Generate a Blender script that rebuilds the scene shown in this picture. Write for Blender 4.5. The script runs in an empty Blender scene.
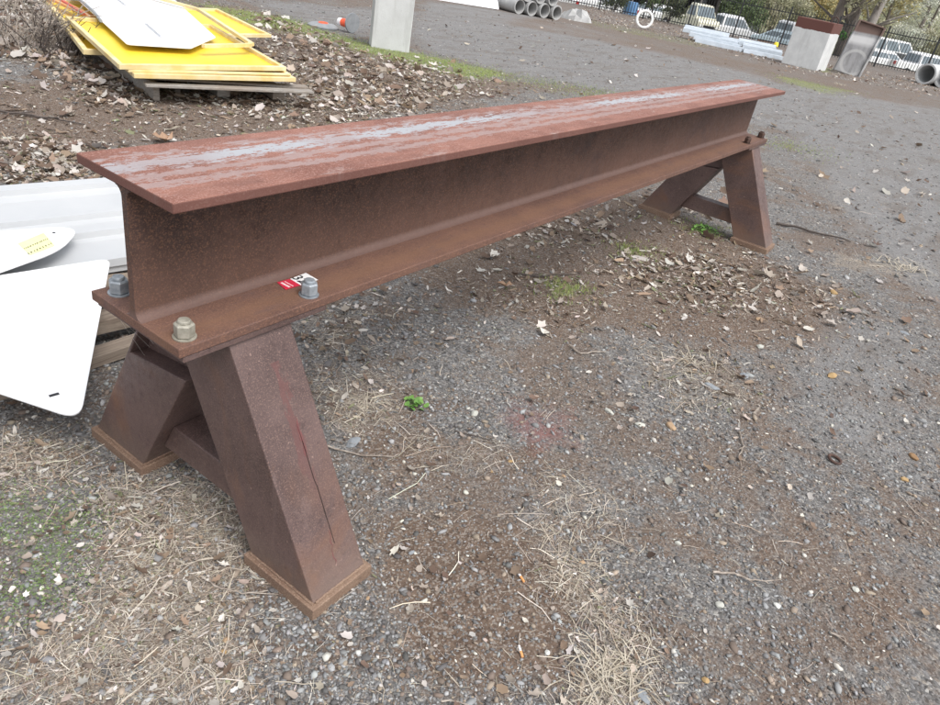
import bpy, bmesh, math, random
import numpy as np
from mathutils import Vector, Matrix, Euler
random.seed(7); rng = np.random.default_rng(11)
S = bpy.context.scene
PI = math.pi
# ------------------------------------------------------------------ camera
CAMB = ((0.582268,-0.795420,0.168141),(0.321523,0.415251,0.850993),(0.746717,0.441445,-0.497533),(-0.797388,-1.383462,1.596100))
cam = bpy.data.objects.new('camera', bpy.data.cameras.new('camera'))
S.collection.objects.link(cam)
r_, u_, f_, c_ = [Vector(v) for v in CAMB]
m = Matrix.Identity(4)
for i in range(3):
    m[i][0] = r_[i]; m[i][1] = u_[i]; m[i][2] = -f_[i]; m[i][3] = c_[i]
cam.matrix_world = m
cam.data.sensor_width = 36; cam.data.lens = 36*707.06/940
cam.data.clip_start = 0.05; cam.data.clip_end = 2000
S.camera = cam
# ------------------------------------------------------------------ sky, sun, exposure
SUN_EL, SUN_AZ = math.radians(58), math.radians(-105)      # overcast: broad soft sun, from the right of the beam
w = bpy.data.worlds.new('World'); S.world = w; w.use_nodes = True
wn = w.node_tree; bg = wn.nodes['Background']
sky = wn.nodes.new('ShaderNodeTexSky'); sky.sky_type = 'NISHITA'; sky.sun_disc = False
sky.sun_elevation = SUN_EL; sky.sun_rotation = PI/2 - SUN_AZ
sky.dust_density = 3.0; sky.air_density = 1.0
hs = wn.nodes.new('ShaderNodeHueSaturation'); hs.inputs['Saturation'].default_value = 0.22
wn.links.new(sky.outputs[0], hs.inputs['Color']); wn.links.new(hs.outputs[0], bg.inputs['Color'])
bg.inputs['Strength'].default_value = 0.15
sl = bpy.data.lights.new('sun', 'SUN'); sl.energy = 1.1; sl.angle = math.radians(35); sl.color = (1, .97, .93)
so = bpy.data.objects.new('sun', sl); S.collection.objects.link(so)
sd = Vector((math.cos(SUN_EL)*math.cos(SUN_AZ), math.cos(SUN_EL)*math.sin(SUN_AZ), math.sin(SUN_EL)))
so.rotation_euler = sd.to_track_quat('Z', 'Y').to_euler()
S.view_settings.view_transform = 'Standard'; S.view_settings.look = 'None'
S.view_settings.gamma = 1; S.view_settings.use_curve_mapping = False
S.view_settings.exposure = 0.8
S.render.engine = 'CYCLES'
# ------------------------------------------------------------------ node materials
class NT:
    def __init__(s, name):
        s.m = bpy.data.materials.new(name); s.m.use_nodes = True
        s.t = s.m.node_tree; s.n = s.t.nodes; s.b = s.n['Principled BSDF']
        s.co = s.n.new('ShaderNodeTexCoord').outputs['Object']
        s.b.inputs['Roughness'].default_value = .8
    def L(s, a, b): s.t.links.new(a, b)
    def mp(s, sc=(1, 1, 1), loc=(0, 0, 0), rot=(0, 0, 0)):
        n = s.n.new('ShaderNodeMapping'); s.L(s.co, n.inputs[0])
        n.inputs['Scale'].default_value = sc; n.inputs['Location'].default_value = loc; n.inputs['Rotation'].default_value = rot
        return n.outputs[0]
    def noise(s, scale, detail=3, rough=.5, vec=None, dist=0):
        n = s.n.new('ShaderNodeTexNoise'); s.L(vec or s.co, n.inputs['Vector'])
        n.inputs['Scale'].default_value = scale; n.inputs['Detail'].default_value = detail
        n.inputs['Roughness'].default_value = rough; n.inputs['Distortion'].default_value = dist
        return n.outputs['Fac']
    def vor(s, scale, feat='F1', vec=None):
        n = s.n.new('ShaderNodeTexVoronoi'); s.L(vec or s.co, n.inputs['Vector']); n.feature = feat
        n.inputs['Scale'].default_value = scale
        return n
    def ramp(s, fac, stops, interp='LINEAR'):
        n = s.n.new('ShaderNodeValToRGB'); s.L(fac, n.inputs[0]); e = n.color_ramp.elements
        n.color_ramp.interpolation = interp
        while len(e) < len(stops): e.new(.5)
        for q, (p_, c) in zip(e, stops):
            q.position = p_
            if not hasattr(c, '__len__'): c = (c, c, c)
            q.color = (*c, 1)
        return n.outputs[0]
    def mix(s, fac, a, b, mode='MIX'):
        n = s.n.new('ShaderNodeMix'); n.data_type = 'RGBA'; n.blend_type = mode
        for v, k in ((fac, 0), (a, 6), (b, 7)):
            if isinstance(v, bpy.types.NodeSocket): s.L(v, n.inputs[k])
            elif k == 0: n.inputs[0].default_value = v
            else: n.inputs[k].default_value = (*v, 1)
        return n.outputs[2]
    def math(s, op, a, b=0, c=0):
        n = s.n.new('ShaderNodeMath'); n.operation = op
        for i, v in enumerate((a, b, c)):
            if isinstance(v, bpy.types.NodeSocket): s.L(v, n.inputs[i])
            else: n.inputs[i].default_value = v
        return n.outputs[0]
    def sep(s, v=None):
        n = s.n.new('ShaderNodeSeparateXYZ'); s.L(v or s.co, n.inputs[0]); return n.outputs
    def attr(s, name):
        n = s.n.new('ShaderNodeAttribute'); n.attribute_name = name; return n
    def col(s, v):
        if isinstance(v, bpy.types.NodeSocket): s.L(v, s.b.inputs['Base Color'])
        else: s.b.inputs['Base Color'].default_value = (*v, 1)
    def rough(s, v):
        if isinstance(v, bpy.types.NodeSocket): s.L(v, s.b.inputs['Roughness'])
        else: s.b.inputs['Roughness'].default_value = v
    def bump(s, h, strength=.5, dist=.01, prev=None):
        n = s.n.new('ShaderNodeBump'); s.L(h, n.inputs['Height']); n.inputs['Strength'].default_value = strength
        n.inputs['Distance'].default_value = dist
        if prev: s.L(prev, n.inputs['Normal'])
        s.L(n.outputs[0], s.b.inputs['Normal']); return n.outputs[0]

def rust(name, dark, mid, light, scale=1.0, rgh=.75, vert=None):
    t = NT(name)
    a = t.noise(5*scale, 5, .6, dist=.4); f = t.noise(260*scale, 3, .7); g = t.noise(45*scale, 4, .65)
    c = t.mix(t.ramp(a, [(.35, 0), (.65, 1)]), dark, mid)
    c = t.mix(t.ramp(f, [(.5, 0), (.68, 1)]), c, light)
    c = t.mix(t.ramp(g, [(.58, 0), (.75, .55)]), c, (dark[0]*.55, dark[1]*.55, dark[2]*.6))
    t.col(c); t.rough(t.ramp(g, [(.3, rgh-.15), (.7, rgh+.12)]))
    t.bump(f, .35, .002, t.bump(g, .2, .004)); t.c = c
    return t
def simple(name, c1, c2, scale=8, rgh=.6, bump=0, metal=0, bscale=None):
    t = NT(name); f = t.noise(scale, 5, .6)
    t.col(t.mix(t.ramp(f, [(.35, 0), (.65, 1)]), c1, c2)); t.rough(rgh)
    t.b.inputs['Metallic'].default_value = metal
    if bump: t.bump(t.noise(bscale or scale*6, 4, .6), bump, .01)
    return t.m
M = {}
t = rust('weathered web steel', (.038, .021, .018), (.078, .042, .034), (.20, .10, .06)); 
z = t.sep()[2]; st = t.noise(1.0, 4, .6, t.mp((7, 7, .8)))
c = t.mix(t.ramp(st, [(.5, 0), (.8, .35)]), t.c, (.12, .058, .036))
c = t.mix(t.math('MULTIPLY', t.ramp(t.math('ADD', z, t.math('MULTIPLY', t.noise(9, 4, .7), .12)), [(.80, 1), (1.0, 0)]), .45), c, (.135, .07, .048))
c = t.mix(t.math('MULTIPLY', t.ramp(t.noise(2.2, 5, .7, dist=1), [(.56, 0), (.7, 1)]), .5), c, (.035, .022, .024))
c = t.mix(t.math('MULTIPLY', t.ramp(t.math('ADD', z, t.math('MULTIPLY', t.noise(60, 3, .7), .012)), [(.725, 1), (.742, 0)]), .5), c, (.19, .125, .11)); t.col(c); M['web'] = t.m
t = rust('rusty lower flange steel', (.095, .05, .040), (.145, .076, .055), (.27, .14, .09)); yb = t.sep()[1]
d = t.math('ABSOLUTE', t.math('ADD', yb, .115)); k = t.ramp(t.math('ADD', t.math('MULTIPLY', d, 8), t.math('MULTIPLY', t.noise(1, 5, .7, t.mp((5, 30, 1))), .8)), [(.45, 1), (.85, 0)])
c = t.mix(t.math('MULTIPLY', k, .5), t.c, (.19, .10, .058)); c = t.mix(t.ramp(t.noise(1, 5, .7, t.mp((3, 14, 1))), [(.56, 0), (.7, .5)]), c, (.11, .07, .068)); t.col(c); M['bflange'] = t.m
t = rust('purple brown leg steel', (.070, .043, .040), (.120, .077, .071), (.19, .12, .10), rgh=.6)
o = t.noise(2.3, 5, .6, dist=1.0)
c = t.mix(t.ramp(o, [(.53, 0), (.72, .7)]), t.c, (.20, .095, .05))
st = t.noise(1.0, 5, .7, t.mp((16, 16, 1.3)))
c = t.mix(t.ramp(st, [(.6, 0), (.72, .5)]), c, (.17, .115, .105))
sx_, sy2_, sz2_ = t.sep()[0:3]
k = t.math('SUBTRACT', 1.0, t.math('DIVIDE', t.math('ABSOLUTE', t.math('SUBTRACT', sx_, .252)), .032))
k = t.math('ADD', k, t.math('MULTIPLY', t.math('SUBTRACT', t.noise(1, 5, .75, t.mp((45, 20, 9))), .5), 3.2))
k = t.math('MULTIPLY', t.ramp(k, [(.45, 0), (.6, 1)]), t.math('MULTIPLY', t.math('LESS_THAN', sy2_, -.2), t.ramp(sz2_, [(.22, 0), (.4, 1)])))
c = t.mix(t.math('MULTIPLY', k, .7), c, (.125, .052, .048))
c = t.mix(t.math('MULTIPLY', t.ramp(t.math('ADD', sz2_, t.math('MULTIPLY', t.noise(14, 4, .7), .12)), [(.10, 1), (.2, 0)]), .4), c, (.19, .14, .11))
sp = t.noise(70, 2, .5); c = t.mix(t.ramp(sp, [(.7, 0), (.76, .5)]), c, (.36, .24, .2))
t.col(c); M['leg'] = t.m
t = rust('foot plate steel', (.15, .088, .06), (.22, .145, .10), (.32, .23, .17)); M['foot'] = t.m
# top flange: rust with lengthwise bands of blue-grey mill scale and pale bloom
t = rust('top flange steel', (.180, .072, .052), (.275, .126, .093), (.40, .24, .20))
t.c = t.mix(t.ramp(t.noise(1, 6, .75, t.mp((2.2, 9, 1))), [(.5, 0), (.68, .55)]), t.c, (.13, .062, .05)); t.c = t.mix(t.ramp(t.noise(1, 5, .8, t.mp((5, 14, 1), (4, 2, 0))), [(.58, 0), (.66, .6)]), t.c, (.36, .29, .27))
x, y, z = t.sep()[0:3]
t.b.inputs['Specular IOR Level'].default_value = .3
wav = t.noise(1.0, 4, .6, t.mp((1.1, 3, 1)))
edge = t.noise(1.0, 5, .75, t.mp((14, 60, 1))); fine = t.noise(90, 3, .7)
def band(yc, hw, soft, lo):
    d = t.math('ABSOLUTE', t.math('SUBTRACT', t.math('ADD', y, t.math('MULTIPLY', t.math('SUBTRACT', wav, .5), .05)), yc))
    k = t.math('SUBTRACT', 1.0, t.math('DIVIDE', d, hw))
    k = t.math('ADD', k, t.math('MULTIPLY', t.math('SUBTRACT', edge, .5), soft))
    k = t.math('ADD', k, t.math('MULTIPLY', t.math('SUBTRACT', fine, .5), soft*.35))
    return t.ramp(k, [(lo, 0), (lo+.1, 1)])
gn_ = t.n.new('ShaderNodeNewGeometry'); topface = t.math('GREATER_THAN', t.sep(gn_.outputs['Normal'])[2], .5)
c = t.c
b2 = band(-.02, .035, 3.2, .48); b3 = band(-.075, .035, 3.6, .5); b4 = band(.11, .05, 3.5, .8)
for bb in (b2, b3, b4): c = t.mix(t.math('MULTIPLY', t.math('MULTIPLY', bb, topface), .65), c, (.33, .26, .25))
lng = t.ramp(t.noise(1.0, 3, .6, t.mp((1.3, .2, 1), (3, 0, 0))), [(.40, 0), (.55, 1)])
b5 = t.math('MULTIPLY', band(.05, .09, 3.6, .55), topface); c = t.mix(t.math('MULTIPLY', b5, .6), c, (.33, .28, .28))
b1 = t.math('MULTIPLY', t.math('MULTIPLY', band(.052, .046, 4.2, .42), t.math('ADD', t.math('MULTIPLY', lng, .8), .2)), topface)
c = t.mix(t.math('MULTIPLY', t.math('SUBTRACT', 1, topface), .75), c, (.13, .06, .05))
c = t.mix(t.math('MULTIPLY', b1, .8), c, (.37, .40, .43))
t.col(c); t.rough(t.mix(b1, (.7, .7, .7), (.55, .55, .55))); M['tflange'] = t.m
M['zinc'] = simple('galvanised zinc', (.22, .25, .28), (.36, .39, .42), 60, .45, .1, .35)
M['dullzinc'] = simple('stained zinc', (.26, .245, .20), (.40, .38, .32), 60, .55, .1, .25)
M['rustbolt'] = simple('rusty bolt', (.05, .03, .025), (.10, .055, .04), 60, .8, .2)
M['red_label'] = simple('red label print', (.55, .02, .05), (.6, .03, .07), 30, .5)
M['label_white'] = simple('white label', (.78, .78, .78), (.82, .82, .82), 30, .5)
M['ink'] = simple('black ink', (.015, .015, .018), (.02, .02, .025), 30, .5)
M['redstreak'] = simple('red paint trace', (.13, .045, .045), (.17, .065, .06), 40, .7)
M['gap'] = simple('dark seam', (.02, .012, .01), (.03, .018, .015), 30, .9)
M['web_cob'] = simple('cobweb', (.5, .48, .45), (.55, .52, .5), 30, .9)
M['white_paint'] = simple('white painted sheet', (.44, .455, .47), (.50, .51, .52), 1.5, .35)
M['white_alu'] = simple('white sign back', (.72, .73, .75), (.80, .80, .81), 2.5, .4)
M['yellow_label'] = simple('pale yellow label', (.75, .75, .35), (.8, .8, .42), 20, .5)
M['yellow_frame'] = simple('faded yellow frame paint', (.70, .52, .20), (.76, .66, .42), 5, .5, .08)
M['yellow_sheet'] = simple('yellow sheet', (.80, .56, .03), (.84, .62, .06), 1.6, .45)
M['orange_strip'] = simple('orange painted strip', (.70, .30, .10), (.8, .42, .18), 5, .5)
M['red_strip'] = simple('red painted strip', (.5, .07, .04), (.6, .1, .06), 5, .5)
t = NT('grey weathered timber'); g = t.noise(1.0, 6, .7, t.mp((3, 60, 60))); a = t.noise(3, 3)
t.col(t.mix(t.ramp(a, [(.4, 0), (.6, .5)]), t.ramp(g, [(.3, (.17, .155, .14)), (.7, (.40, .38, .35))]), (.22, .16, .11))); t.bump(g, .4, .003); M['timber'] = t.m
t = NT('brown weathered timber'); g = t.noise(1.0, 6, .7, t.mp((3, 70, 70))); 
t.col(t.ramp(g, [(.3, (.14, .10, .075)), (.7, (.36, .30, .24))])); t.bump(g, .4, .003); M['timber2'] = t.m
def concrete(name, a, b, stain, sc=3):
    t = NT(name); f = t.noise(sc, 6, .65); g = t.noise(sc*14, 4, .7); v = t.noise(1.0, 5, .6, t.mp((6, 6, .8)))
    c = t.mix(t.ramp(f, [(.3, 0), (.7, 1)]), a, b); c = t.mix(t.ramp(v, [(.52, 0), (.75, .7)]), c, stain)
    c = t.mix(t.ramp(g, [(.6, 0), (.75, .4)]), c, tuple(q*.6 for q in stain))
    t.col(c); t.rough(.9); t.bump(g, .3, .01); t.c = c; return t
M['conc_pale'] = concrete('pale concrete', (.48, .485, .485), (.58, .59, .59), (.34, .34, .33)).m
M['conc_grey'] = concrete('grey concrete', (.33, .33, .33), (.46, .46, .45), (.24, .24, .23)).m
t = concrete('rust capped concrete', (.54, .55, .55), (.68, .69, .68), (.44, .44, .43))
zz = t.math('ADD', t.sep()[2], t.math('MULTIPLY', t.math('SUBTRACT', t.noise(4, 4, .7), .5), .12))
t.col(t.mix(t.ramp(zz, [(.0, 0), (1, 1)]), t.c, t.c))
k = t.math('GREATER_THAN', zz, 1.26); t.col(t.mix(k, t.c, (.13, .055, .045))); M['conc_cap'] = t.m
t = concrete('stained slab concrete', (.22, .22, .23), (.36, .36, .36), (.12, .115, .115), 2)
zn = t.sep()[2]
c = t.mix(t.ramp(t.math('ADD', zn, t.math('MULTIPLY', t.noise(3, 3), .3)), [(.93, 0), (1, .75)]), t.c, t.c)
band_ = t.ramp(t.math('MULTIPLY', zn, .5), [(.50, 0), (.58, .8), (.66, .8), (.70, 0)]); c = t.mix(band_, t.c, (.58, .58, .58))
band2 = t.ramp(t.math('MULTIPLY', zn, .5), [(.72, 0), (.75, 1), (.86, 1), (.88, 1)]); c = t.mix(band2, c, (.15, .10, .085))
rad = t.n.new('ShaderNodeVectorMath'); rad.operation = 'DISTANCE'; t.L(t.mp((1, 1, 1)), rad.inputs[0]); rad.inputs[1].default_value = (0, -.1, .45)
ring = t.ramp(rad.outputs['Value'], [(.36, 0), (.40, .6), (.46, .6), (.50, 0)]); c = t.mix(ring, c, (.46, .46, .45)); t.col(c); M['slab'] = t.m
M['black_steel'] = simple('black fence paint', (.012, .013, .015), (.025, .026, .03), 20, .5)
M['galv'] = simple('galvanised sheet', (.48, .53, .58), (.60, .65, .70), 3, .4, .05, .3)
M['rubber'] = simple('black rubber', (.02, .02, .02), (.035, .035, .035), 20, .8)
M['tyre'] = M['rubber']
M['whitewall'] = simple('white painted ring', (.74, .74, .72), (.8, .8, .78), 10, .5)
M['grey_rubber'] = simple('faded grey rubber', (.22, .235, .25), (.30, .31, .32), 10, .8)
M['orange_plastic'] = simple('orange plastic', (.80, .09, .03), (.85, .13, .05), 6, .4)
M['white_plastic'] = simple('white plastic', (.78, .78, .8), (.85, .85, .86), 4, .5)
M['yellow_plastic'] = simple('yellow plastic', (.85, .62, .02), (.88, .68, .05), 6, .4)
M['car_white'] = simple('white car paint', (.74, .75, .77), (.80, .80, .81), 1, .25)
M['car_cream'] = simple('cream truck paint', (.62, .60, .48), (.70, .68, .56), 1, .35)
M['car_blue'] = simple('pale blue car paint', (.50, .60, .66), (.56, .65, .70), 1, .25)
M['car_brown'] = simple('brown lower car paint', (.16, .08, .06), (.22, .11, .08), 1, .4)
M['car_grey'] = simple('dark grey car paint', (.06, .065, .075), (.09, .095, .1), 1, .3)
M['glass'] = simple('sky toned car glass', (.12, .15, .17), (.20, .24, .27), 2, .12)  # base colour lightened to paint in the sky's reflection on the windows
M['chrome'] = simple('chrome', (.5, .5, .52), (.6, .6, .62), 5, .25, 0, .8)
M['lamp'] = simple('headlamp lens', (.6, .62, .62), (.7, .7, .7), 5, .15)
M['tail'] = simple('red lamp lens', (.45, .02, .02), (.5, .03, .03), 5, .25)
M['blue_tarp'] = simple('blue plastic', (.10, .22, .42), (.14, .28, .50), 5, .5)
M['building'] = simple('pale corrugated wall', (.50, .53, .57), (.58, .61, .65), 2, .5)
M['shed_dark'] = simple('dark shed interior', (.03, .028, .027), (.05, .045, .04), 2, .9)
M['shed_roof'] = simple('shed roof', (.22, .20, .19), (.3, .28, .26), 2, .7)
def bark(name, a, b):
    t = NT(name); v = t.noise(1.0, 6, .7, t.mp((14, 14, 2))); t.col(t.ramp(v, [(.3, a), (.7, b)])); t.bump(v, .6, .03); return t.m
M['bark'] = bark('brown bark', (.07, .055, .045), (.22, .19, .165)); M['bark_pale'] = bark('pale bark', (.17, .15, .13), (.40, .37, .34))
def vcol(name, rgh=.8, trans=0):
    t = NT(name); a = t.attr('Col'); t.col(a.outputs['Color']); t.rough(rgh)
    if trans:
        tr = t.n.new('ShaderNodeBsdfTranslucent'); t.L(a.outputs['Color'], tr.inputs[0])
        mx = t.n.new('ShaderNodeMixShader'); mx.inputs[0].default_value = trans
        t.L(t.b.outputs[0], mx.inputs[1]); t.L(tr.outputs[0], mx.inputs[2]); t.L(mx.outputs[0], t.n['Material Output'].inputs[0])
    return t.m
M['vstone'] = vcol('stone', .85); M['vleaf'] = vcol('leaf', .75, .25); M['vstraw'] = vcol('dry straw', .8)
M['twig'] = simple('twig bark', (.20, .16, .13), (.42, .37, .32), 40, .85)
M['twig_dark'] = simple('dark twig', (.05, .04, .035), (.1, .08, .07), 40, .85)
def stone_mat(name, c, v=.8):
    t = NT(name); f = t.noise(30, 5, .7); t.col(t.mix(t.ramp(f, [(.3, 0), (.7, 1)]), tuple(q*.75 for q in c), c)); t.rough(.8); t.bump(f, .3, .004); return t.m
M['st_grey'] = stone_mat('blue grey stone', (.27, .29, .31)); M['st_pale'] = stone_mat('pale stone', (.50, .50, .45))
M['st_tan'] = stone_mat('tan stone', (.42, .29, .18)); M['st_yel'] = stone_mat('yellow stone', (.42, .28, .13)); M['st_brown'] = stone_mat('rusty brown stone', (.30, .18, .09))
M['st_white'] = stone_mat('white stone', (.66, .66, .62))

# ------------------------------------------------------------------ object helpers
class MB:
    def __init__(s): s.v = []; s.f = []; s.m = []
    def add(s, vs, fs, mi=0):
        o = len(s.v); s.v += [tuple(q) for q in vs]; s.f += [tuple(i+o for i in f) for f in fs]; s.m += [mi]*len(fs); return s
    def box(s, c, d, R=None, mi=0):
        hx, hy, hz = d[0]/2, d[1]/2, d[2]/2
        vs = [Vector((a*hx, b*hy, e*hz)) for a in (-1, 1) for b in (-1, 1) for e in (-1, 1)]
        if R is not None: vs = [R @ v for v in vs]
        c = Vector(c)
        return s.add([v+c for v in vs], [(0, 1, 3, 2), (4, 6, 7, 5), (0, 4, 5, 1), (2, 3, 7, 6), (0, 2, 6, 4), (1, 5, 7, 3)], mi)
    def bar(s, a, b, w_, h_, up=(0, 0, 1), mi=0):
        a, b = Vector(a), Vector(b); x = (b-a).normalized(); y = Vector(up).cross(x)
        if y.length < 1e-4: y = Vector((0, 1, 0))
        y.normalize(); z = x.cross(y)
        R = Matrix((x, y, z)).transposed()
        return s.box((a+b)/2, ((b-a).length, w_, h_), R, mi)
    def loft(s, rings, cap=True, mi=0):
        n = len(rings[0]); vs = [q for r in rings for q in r]; fs = []
        for i in range(len(rings)-1):
            for j in range(n):
                k = (j+1) % n; fs.append((i*n+j, i*n+k, (i+1)*n+k, (i+1)*n+j))
        if cap: fs += [tuple(range(n-1, -1, -1)), tuple(range((len(rings)-1)*n, len(rings)*n))]
        return s.add(vs, fs, mi)
    def prism(s, pts, off, mi=0):
        off = Vector(off); pts = [Vector(q) for q in pts]; return s.loft([pts, [q+off for q in pts]], True, mi)
    def tube(s, path, r, n=8, mi=0, cap=True):
        path = [Vector(q) for q in path]; rr = r if hasattr(r, '__len__') else [r]*len(path); rings = []
        for i, q in enumerate(path):
            d = (path[min(i+1, len(path)-1)]-path[max(i-1, 0)]).normalized()
            a = d.orthogonal() if i == 0 else (rings_a - d*rings_a.dot(d)); a.normalize(); rings_a = a; b = d.cross(a)
            rings.append([q + (a*math.cos(2*PI*k/n)+b*math.sin(2*PI*k/n))*rr[i] for k in range(n)])
        return s.loft(rings, cap, mi)
    def lathe(s, prof, n=24, R=None, c=(0, 0, 0), mi=0, closed=False):
        c = Vector(c); rings = []
        for (r, z) in prof:
            ring = [Vector((r*math.cos(2*PI*k/n), r*math.sin(2*PI*k/n), z)) for k in range(n)]
            rings.append([(R @ q if R is not None else q)+c for q in ring])
        if closed: rings.append(rings[0]); return s.loft(rings, False, mi)
        return s.loft(rings, True, mi)
ROOT = {}
def O(name, mb, mat, parent=None, origin=None, bevel=0, smooth=False, disp=0, seg=1):
    """mb holds WORLD coordinates when origin is given or parent is world-built; local = world - origin of the thing."""
    me = bpy.data.meshes.new(name)
    org = Vector(origin) if origin is not None else (ROOT.get(parent.name, Vector((0, 0, 0))) if parent else Vector((0, 0, 0)))
    me.from_pydata([tuple(Vector(v)-org) for v in mb.v], [], mb.f)
    mats = mat if isinstance(mat, list) else [mat]
    for q in mats: me.materials.append(q)
    if len(mats) > 1: me.polygons.foreach_set('material_index', mb.m)
    b = bmesh.new(); b.from_mesh(me); bmesh.ops.remove_doubles(b, verts=b.verts, dist=1e-5)
    bmesh.ops.recalc_face_normals(b, faces=b.faces)
    if disp:
        from mathutils import noise
        for v in b.verts: v.co += v.normal*disp*noise.noise(v.co*9)
    b.to_mesh(me); b.free()
    if smooth: me.polygons.foreach_set('use_smooth', [True]*len(me.polygons))
    o = bpy.data.objects.new(name, me); S.collection.objects.link(o)
    if parent is not None: o.parent = parent; ROOT[o.name] = org
    else: o.location = org; ROOT[o.name] = org
    if bevel:
        q = o.modifiers.new('bevel', 'BEVEL'); q.width = bevel; q.segments = seg; q.limit_method = 'ANGLE'; q.angle_limit = math.radians(40)
    if smooth:
        try: me.set_sharp_from_angle(angle=math.radians(40))
        except Exception: pass
    return o
def tag(o, label=None, cat=None, group=None, kind=None):
    if label: o['label'] = label
    if cat: o['category'] = cat
    if group: o['group'] = group
    if kind: o['kind'] = kind
    return o
def E(name, loc, label, cat, group=None, world=True):
    o = bpy.data.objects.new(name, None); S.collection.objects.link(o); o.location = loc; o.empty_display_size = .2
    ROOT[o.name] = Vector(loc) if world else Vector((0, 0, 0))
    return tag(o, label, cat, group)
def copy_tree(o, parent=None):
    c = o.copy(); S.collection.objects.link(c)
    if parent: c.parent = parent
    for ch in o.children: copy_tree(ch, c)
    return c

# ------------------------------------------------------------------ terrain
CX, CY = CAMB[3][0], CAMB[3][1]
YAW = math.atan2(CAMB[2][1], CAMB[2][0]); CYW, SYW = math.cos(YAW), math.sin(YAW)
def sm(t): t = np.clip(t, 0, 1); return t*t*(3-2*t)
def gz(x, y):
    u = (x-CX)*CYW+(y-CY)*SYW
    return -0.62*np.clip((u-10)/32, 0, 1)-0.85*sm((u-47.5)/4.5)+np.clip(u-84, 0, 60)*0.12
def und(x, y):
    return 0.006*(np.sin(3.1*x+1.3*y)+np.sin(2.3*y-1.7*x+1)+.7*np.sin(7.3*x+5.1*y+2)+.6*np.sin(8.9*y-6.3*x))-.012
def G3(p, dz=0): return (p[0], p[1], float(gz(p[0], p[1]))+dz)
def inside(x, y, poly):
    r = np.zeros(x.shape, bool); n = len(poly)
    for i in range(n):
        x0, y0 = poly[i]; x1, y1 = poly[(i+1) % n]
        if y0 == y1: continue
        c = ((y0 > y) != (y1 > y)) & (x < (x1-x0)*(y-y0)/(y1-y0)+x0); r ^= c
    return r
def sdist(x, y, poly):
    d = np.full(x.shape, 1e9); n = len(poly)
    for i in range(n):
        x0, y0 = poly[i]; x1, y1 = poly[(i+1) % n]; dx, dy = x1-x0, y1-y0
        t = np.clip(((x-x0)*dx+(y-y0)*dy)/(dx*dx+dy*dy+1e-9), 0, 1); d = np.minimum(d, np.hypot(x-x0-t*dx, y-y0-t*dy))
    return np.where(inside(x, y, poly), d, -d)
def field(x, y, zones):
    o = np.zeros(x.shape)
    for poly, feather, s in zones:
        o = np.maximum(o, s*np.clip(.5+sdist(x, y, poly)/feather, 0, 1))
    return o
Z_DIRT = [([(1.81,5.73),(1.95,5.03),(2.87,4.73),(4.27,4.10),(7.33,4.56),(7.35,3.76),(3.65,3.04),(1.59,3.22),(0.64,2.85)], .5, 1),
          ([(8.07,9.83),(7.30,6.80),(7.77,4.55),(9.10,3.84),(6.79,3.37),(4.27,4.10),(4.21,5.60),(6.22,9.61)], .6, .8),
          ([(2.38,1.14),(5.07,0.73),(4.60,-0.47),(4.23,-1.18),(3.23,-1.19),(2.70,-0.79),(2.54,-0.28),(2.07,-0.18),(2.08,0.19),(1.90,0.58)], .5, 1),
          ([(0.57,-0.32),(0.86,-0.72),(0.76,-1.03),(0.43,-1.15),(0.18,-0.88),(0.30,-0.61)], .2, .95),
          ([(0.77,0.08),(1.13,-0.31),(1.48,-0.79),(1.32,-0.95),(0.93,-0.59),(0.62,-0.17)], .2, .6),
          ([(1.37,-0.92),(2.04,-1.86),(1.81,-1.91),(0.98,-1.30),(1.08,-1.06)], .3, .5),
          ([(25.03,5.87),(31.51,0.27),(22.45,-0.37),(18.76,2.96),(19.91,5.76),(17.82,8.78),(16.46,10.53),(29.82,15.57)], 1.5, .6),
          ([(1.46,-1.56),(1.96,-1.91),(1.41,-1.96),(1.13,-1.72)], .2, .7)]
Z_STRAW = [([(0.02,0.32),(0.25,0.17),(0.30,-0.06),(0.21,-0.24),(0.05,-0.31),(-0.12,-0.62),(-0.51,-0.20),(-0.43,-0.07),(-0.26,-0.08),(-0.11,0.08)], .16, 1),
           ([(0.86,-0.93),(0.77,-1.19),(0.55,-1.36),(0.36,-1.15),(0.63,-1.15),(0.72,-0.88)], .12, .8),
           ([(0.93,0.33),(1.25,0.18),(0.98,-0.11),(0.71,-0.03),(0.78,0.15)], .1, .8),
           ([(2.38,-0.48),(2.70,-0.79),(2.32,-1.16),(1.96,-0.95),(2.05,-0.62)], .15, .6),
           ([(-0.10,0.76),(0.10,0.48),(-0.04,0.34),(-0.22,0.48)], .12, .8),
           ([(1.21,0.69),(1.60,0.65),(1.18,0.38),(0.89,0.32)], .12, .7),
           ([(1.24,-0.65),(1.21,-0.92),(0.97,-1.07),(0.76,-0.86),(0.86,-0.72)], .15, .45),
           ([(5.23,-0.85),(5.58,-1.40),(5.12,-1.41),(4.76,-0.87)], .3, .8),
           ([(0.92,-0.14),(1.16,-0.43),(1.07,-0.58),(0.82,-0.31)], .12, .5),
           ([(8.87,2.42),(8.60,-0.96),(6.65,-1.19),(6.58,-0.30)], .6, .35)]
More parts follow.
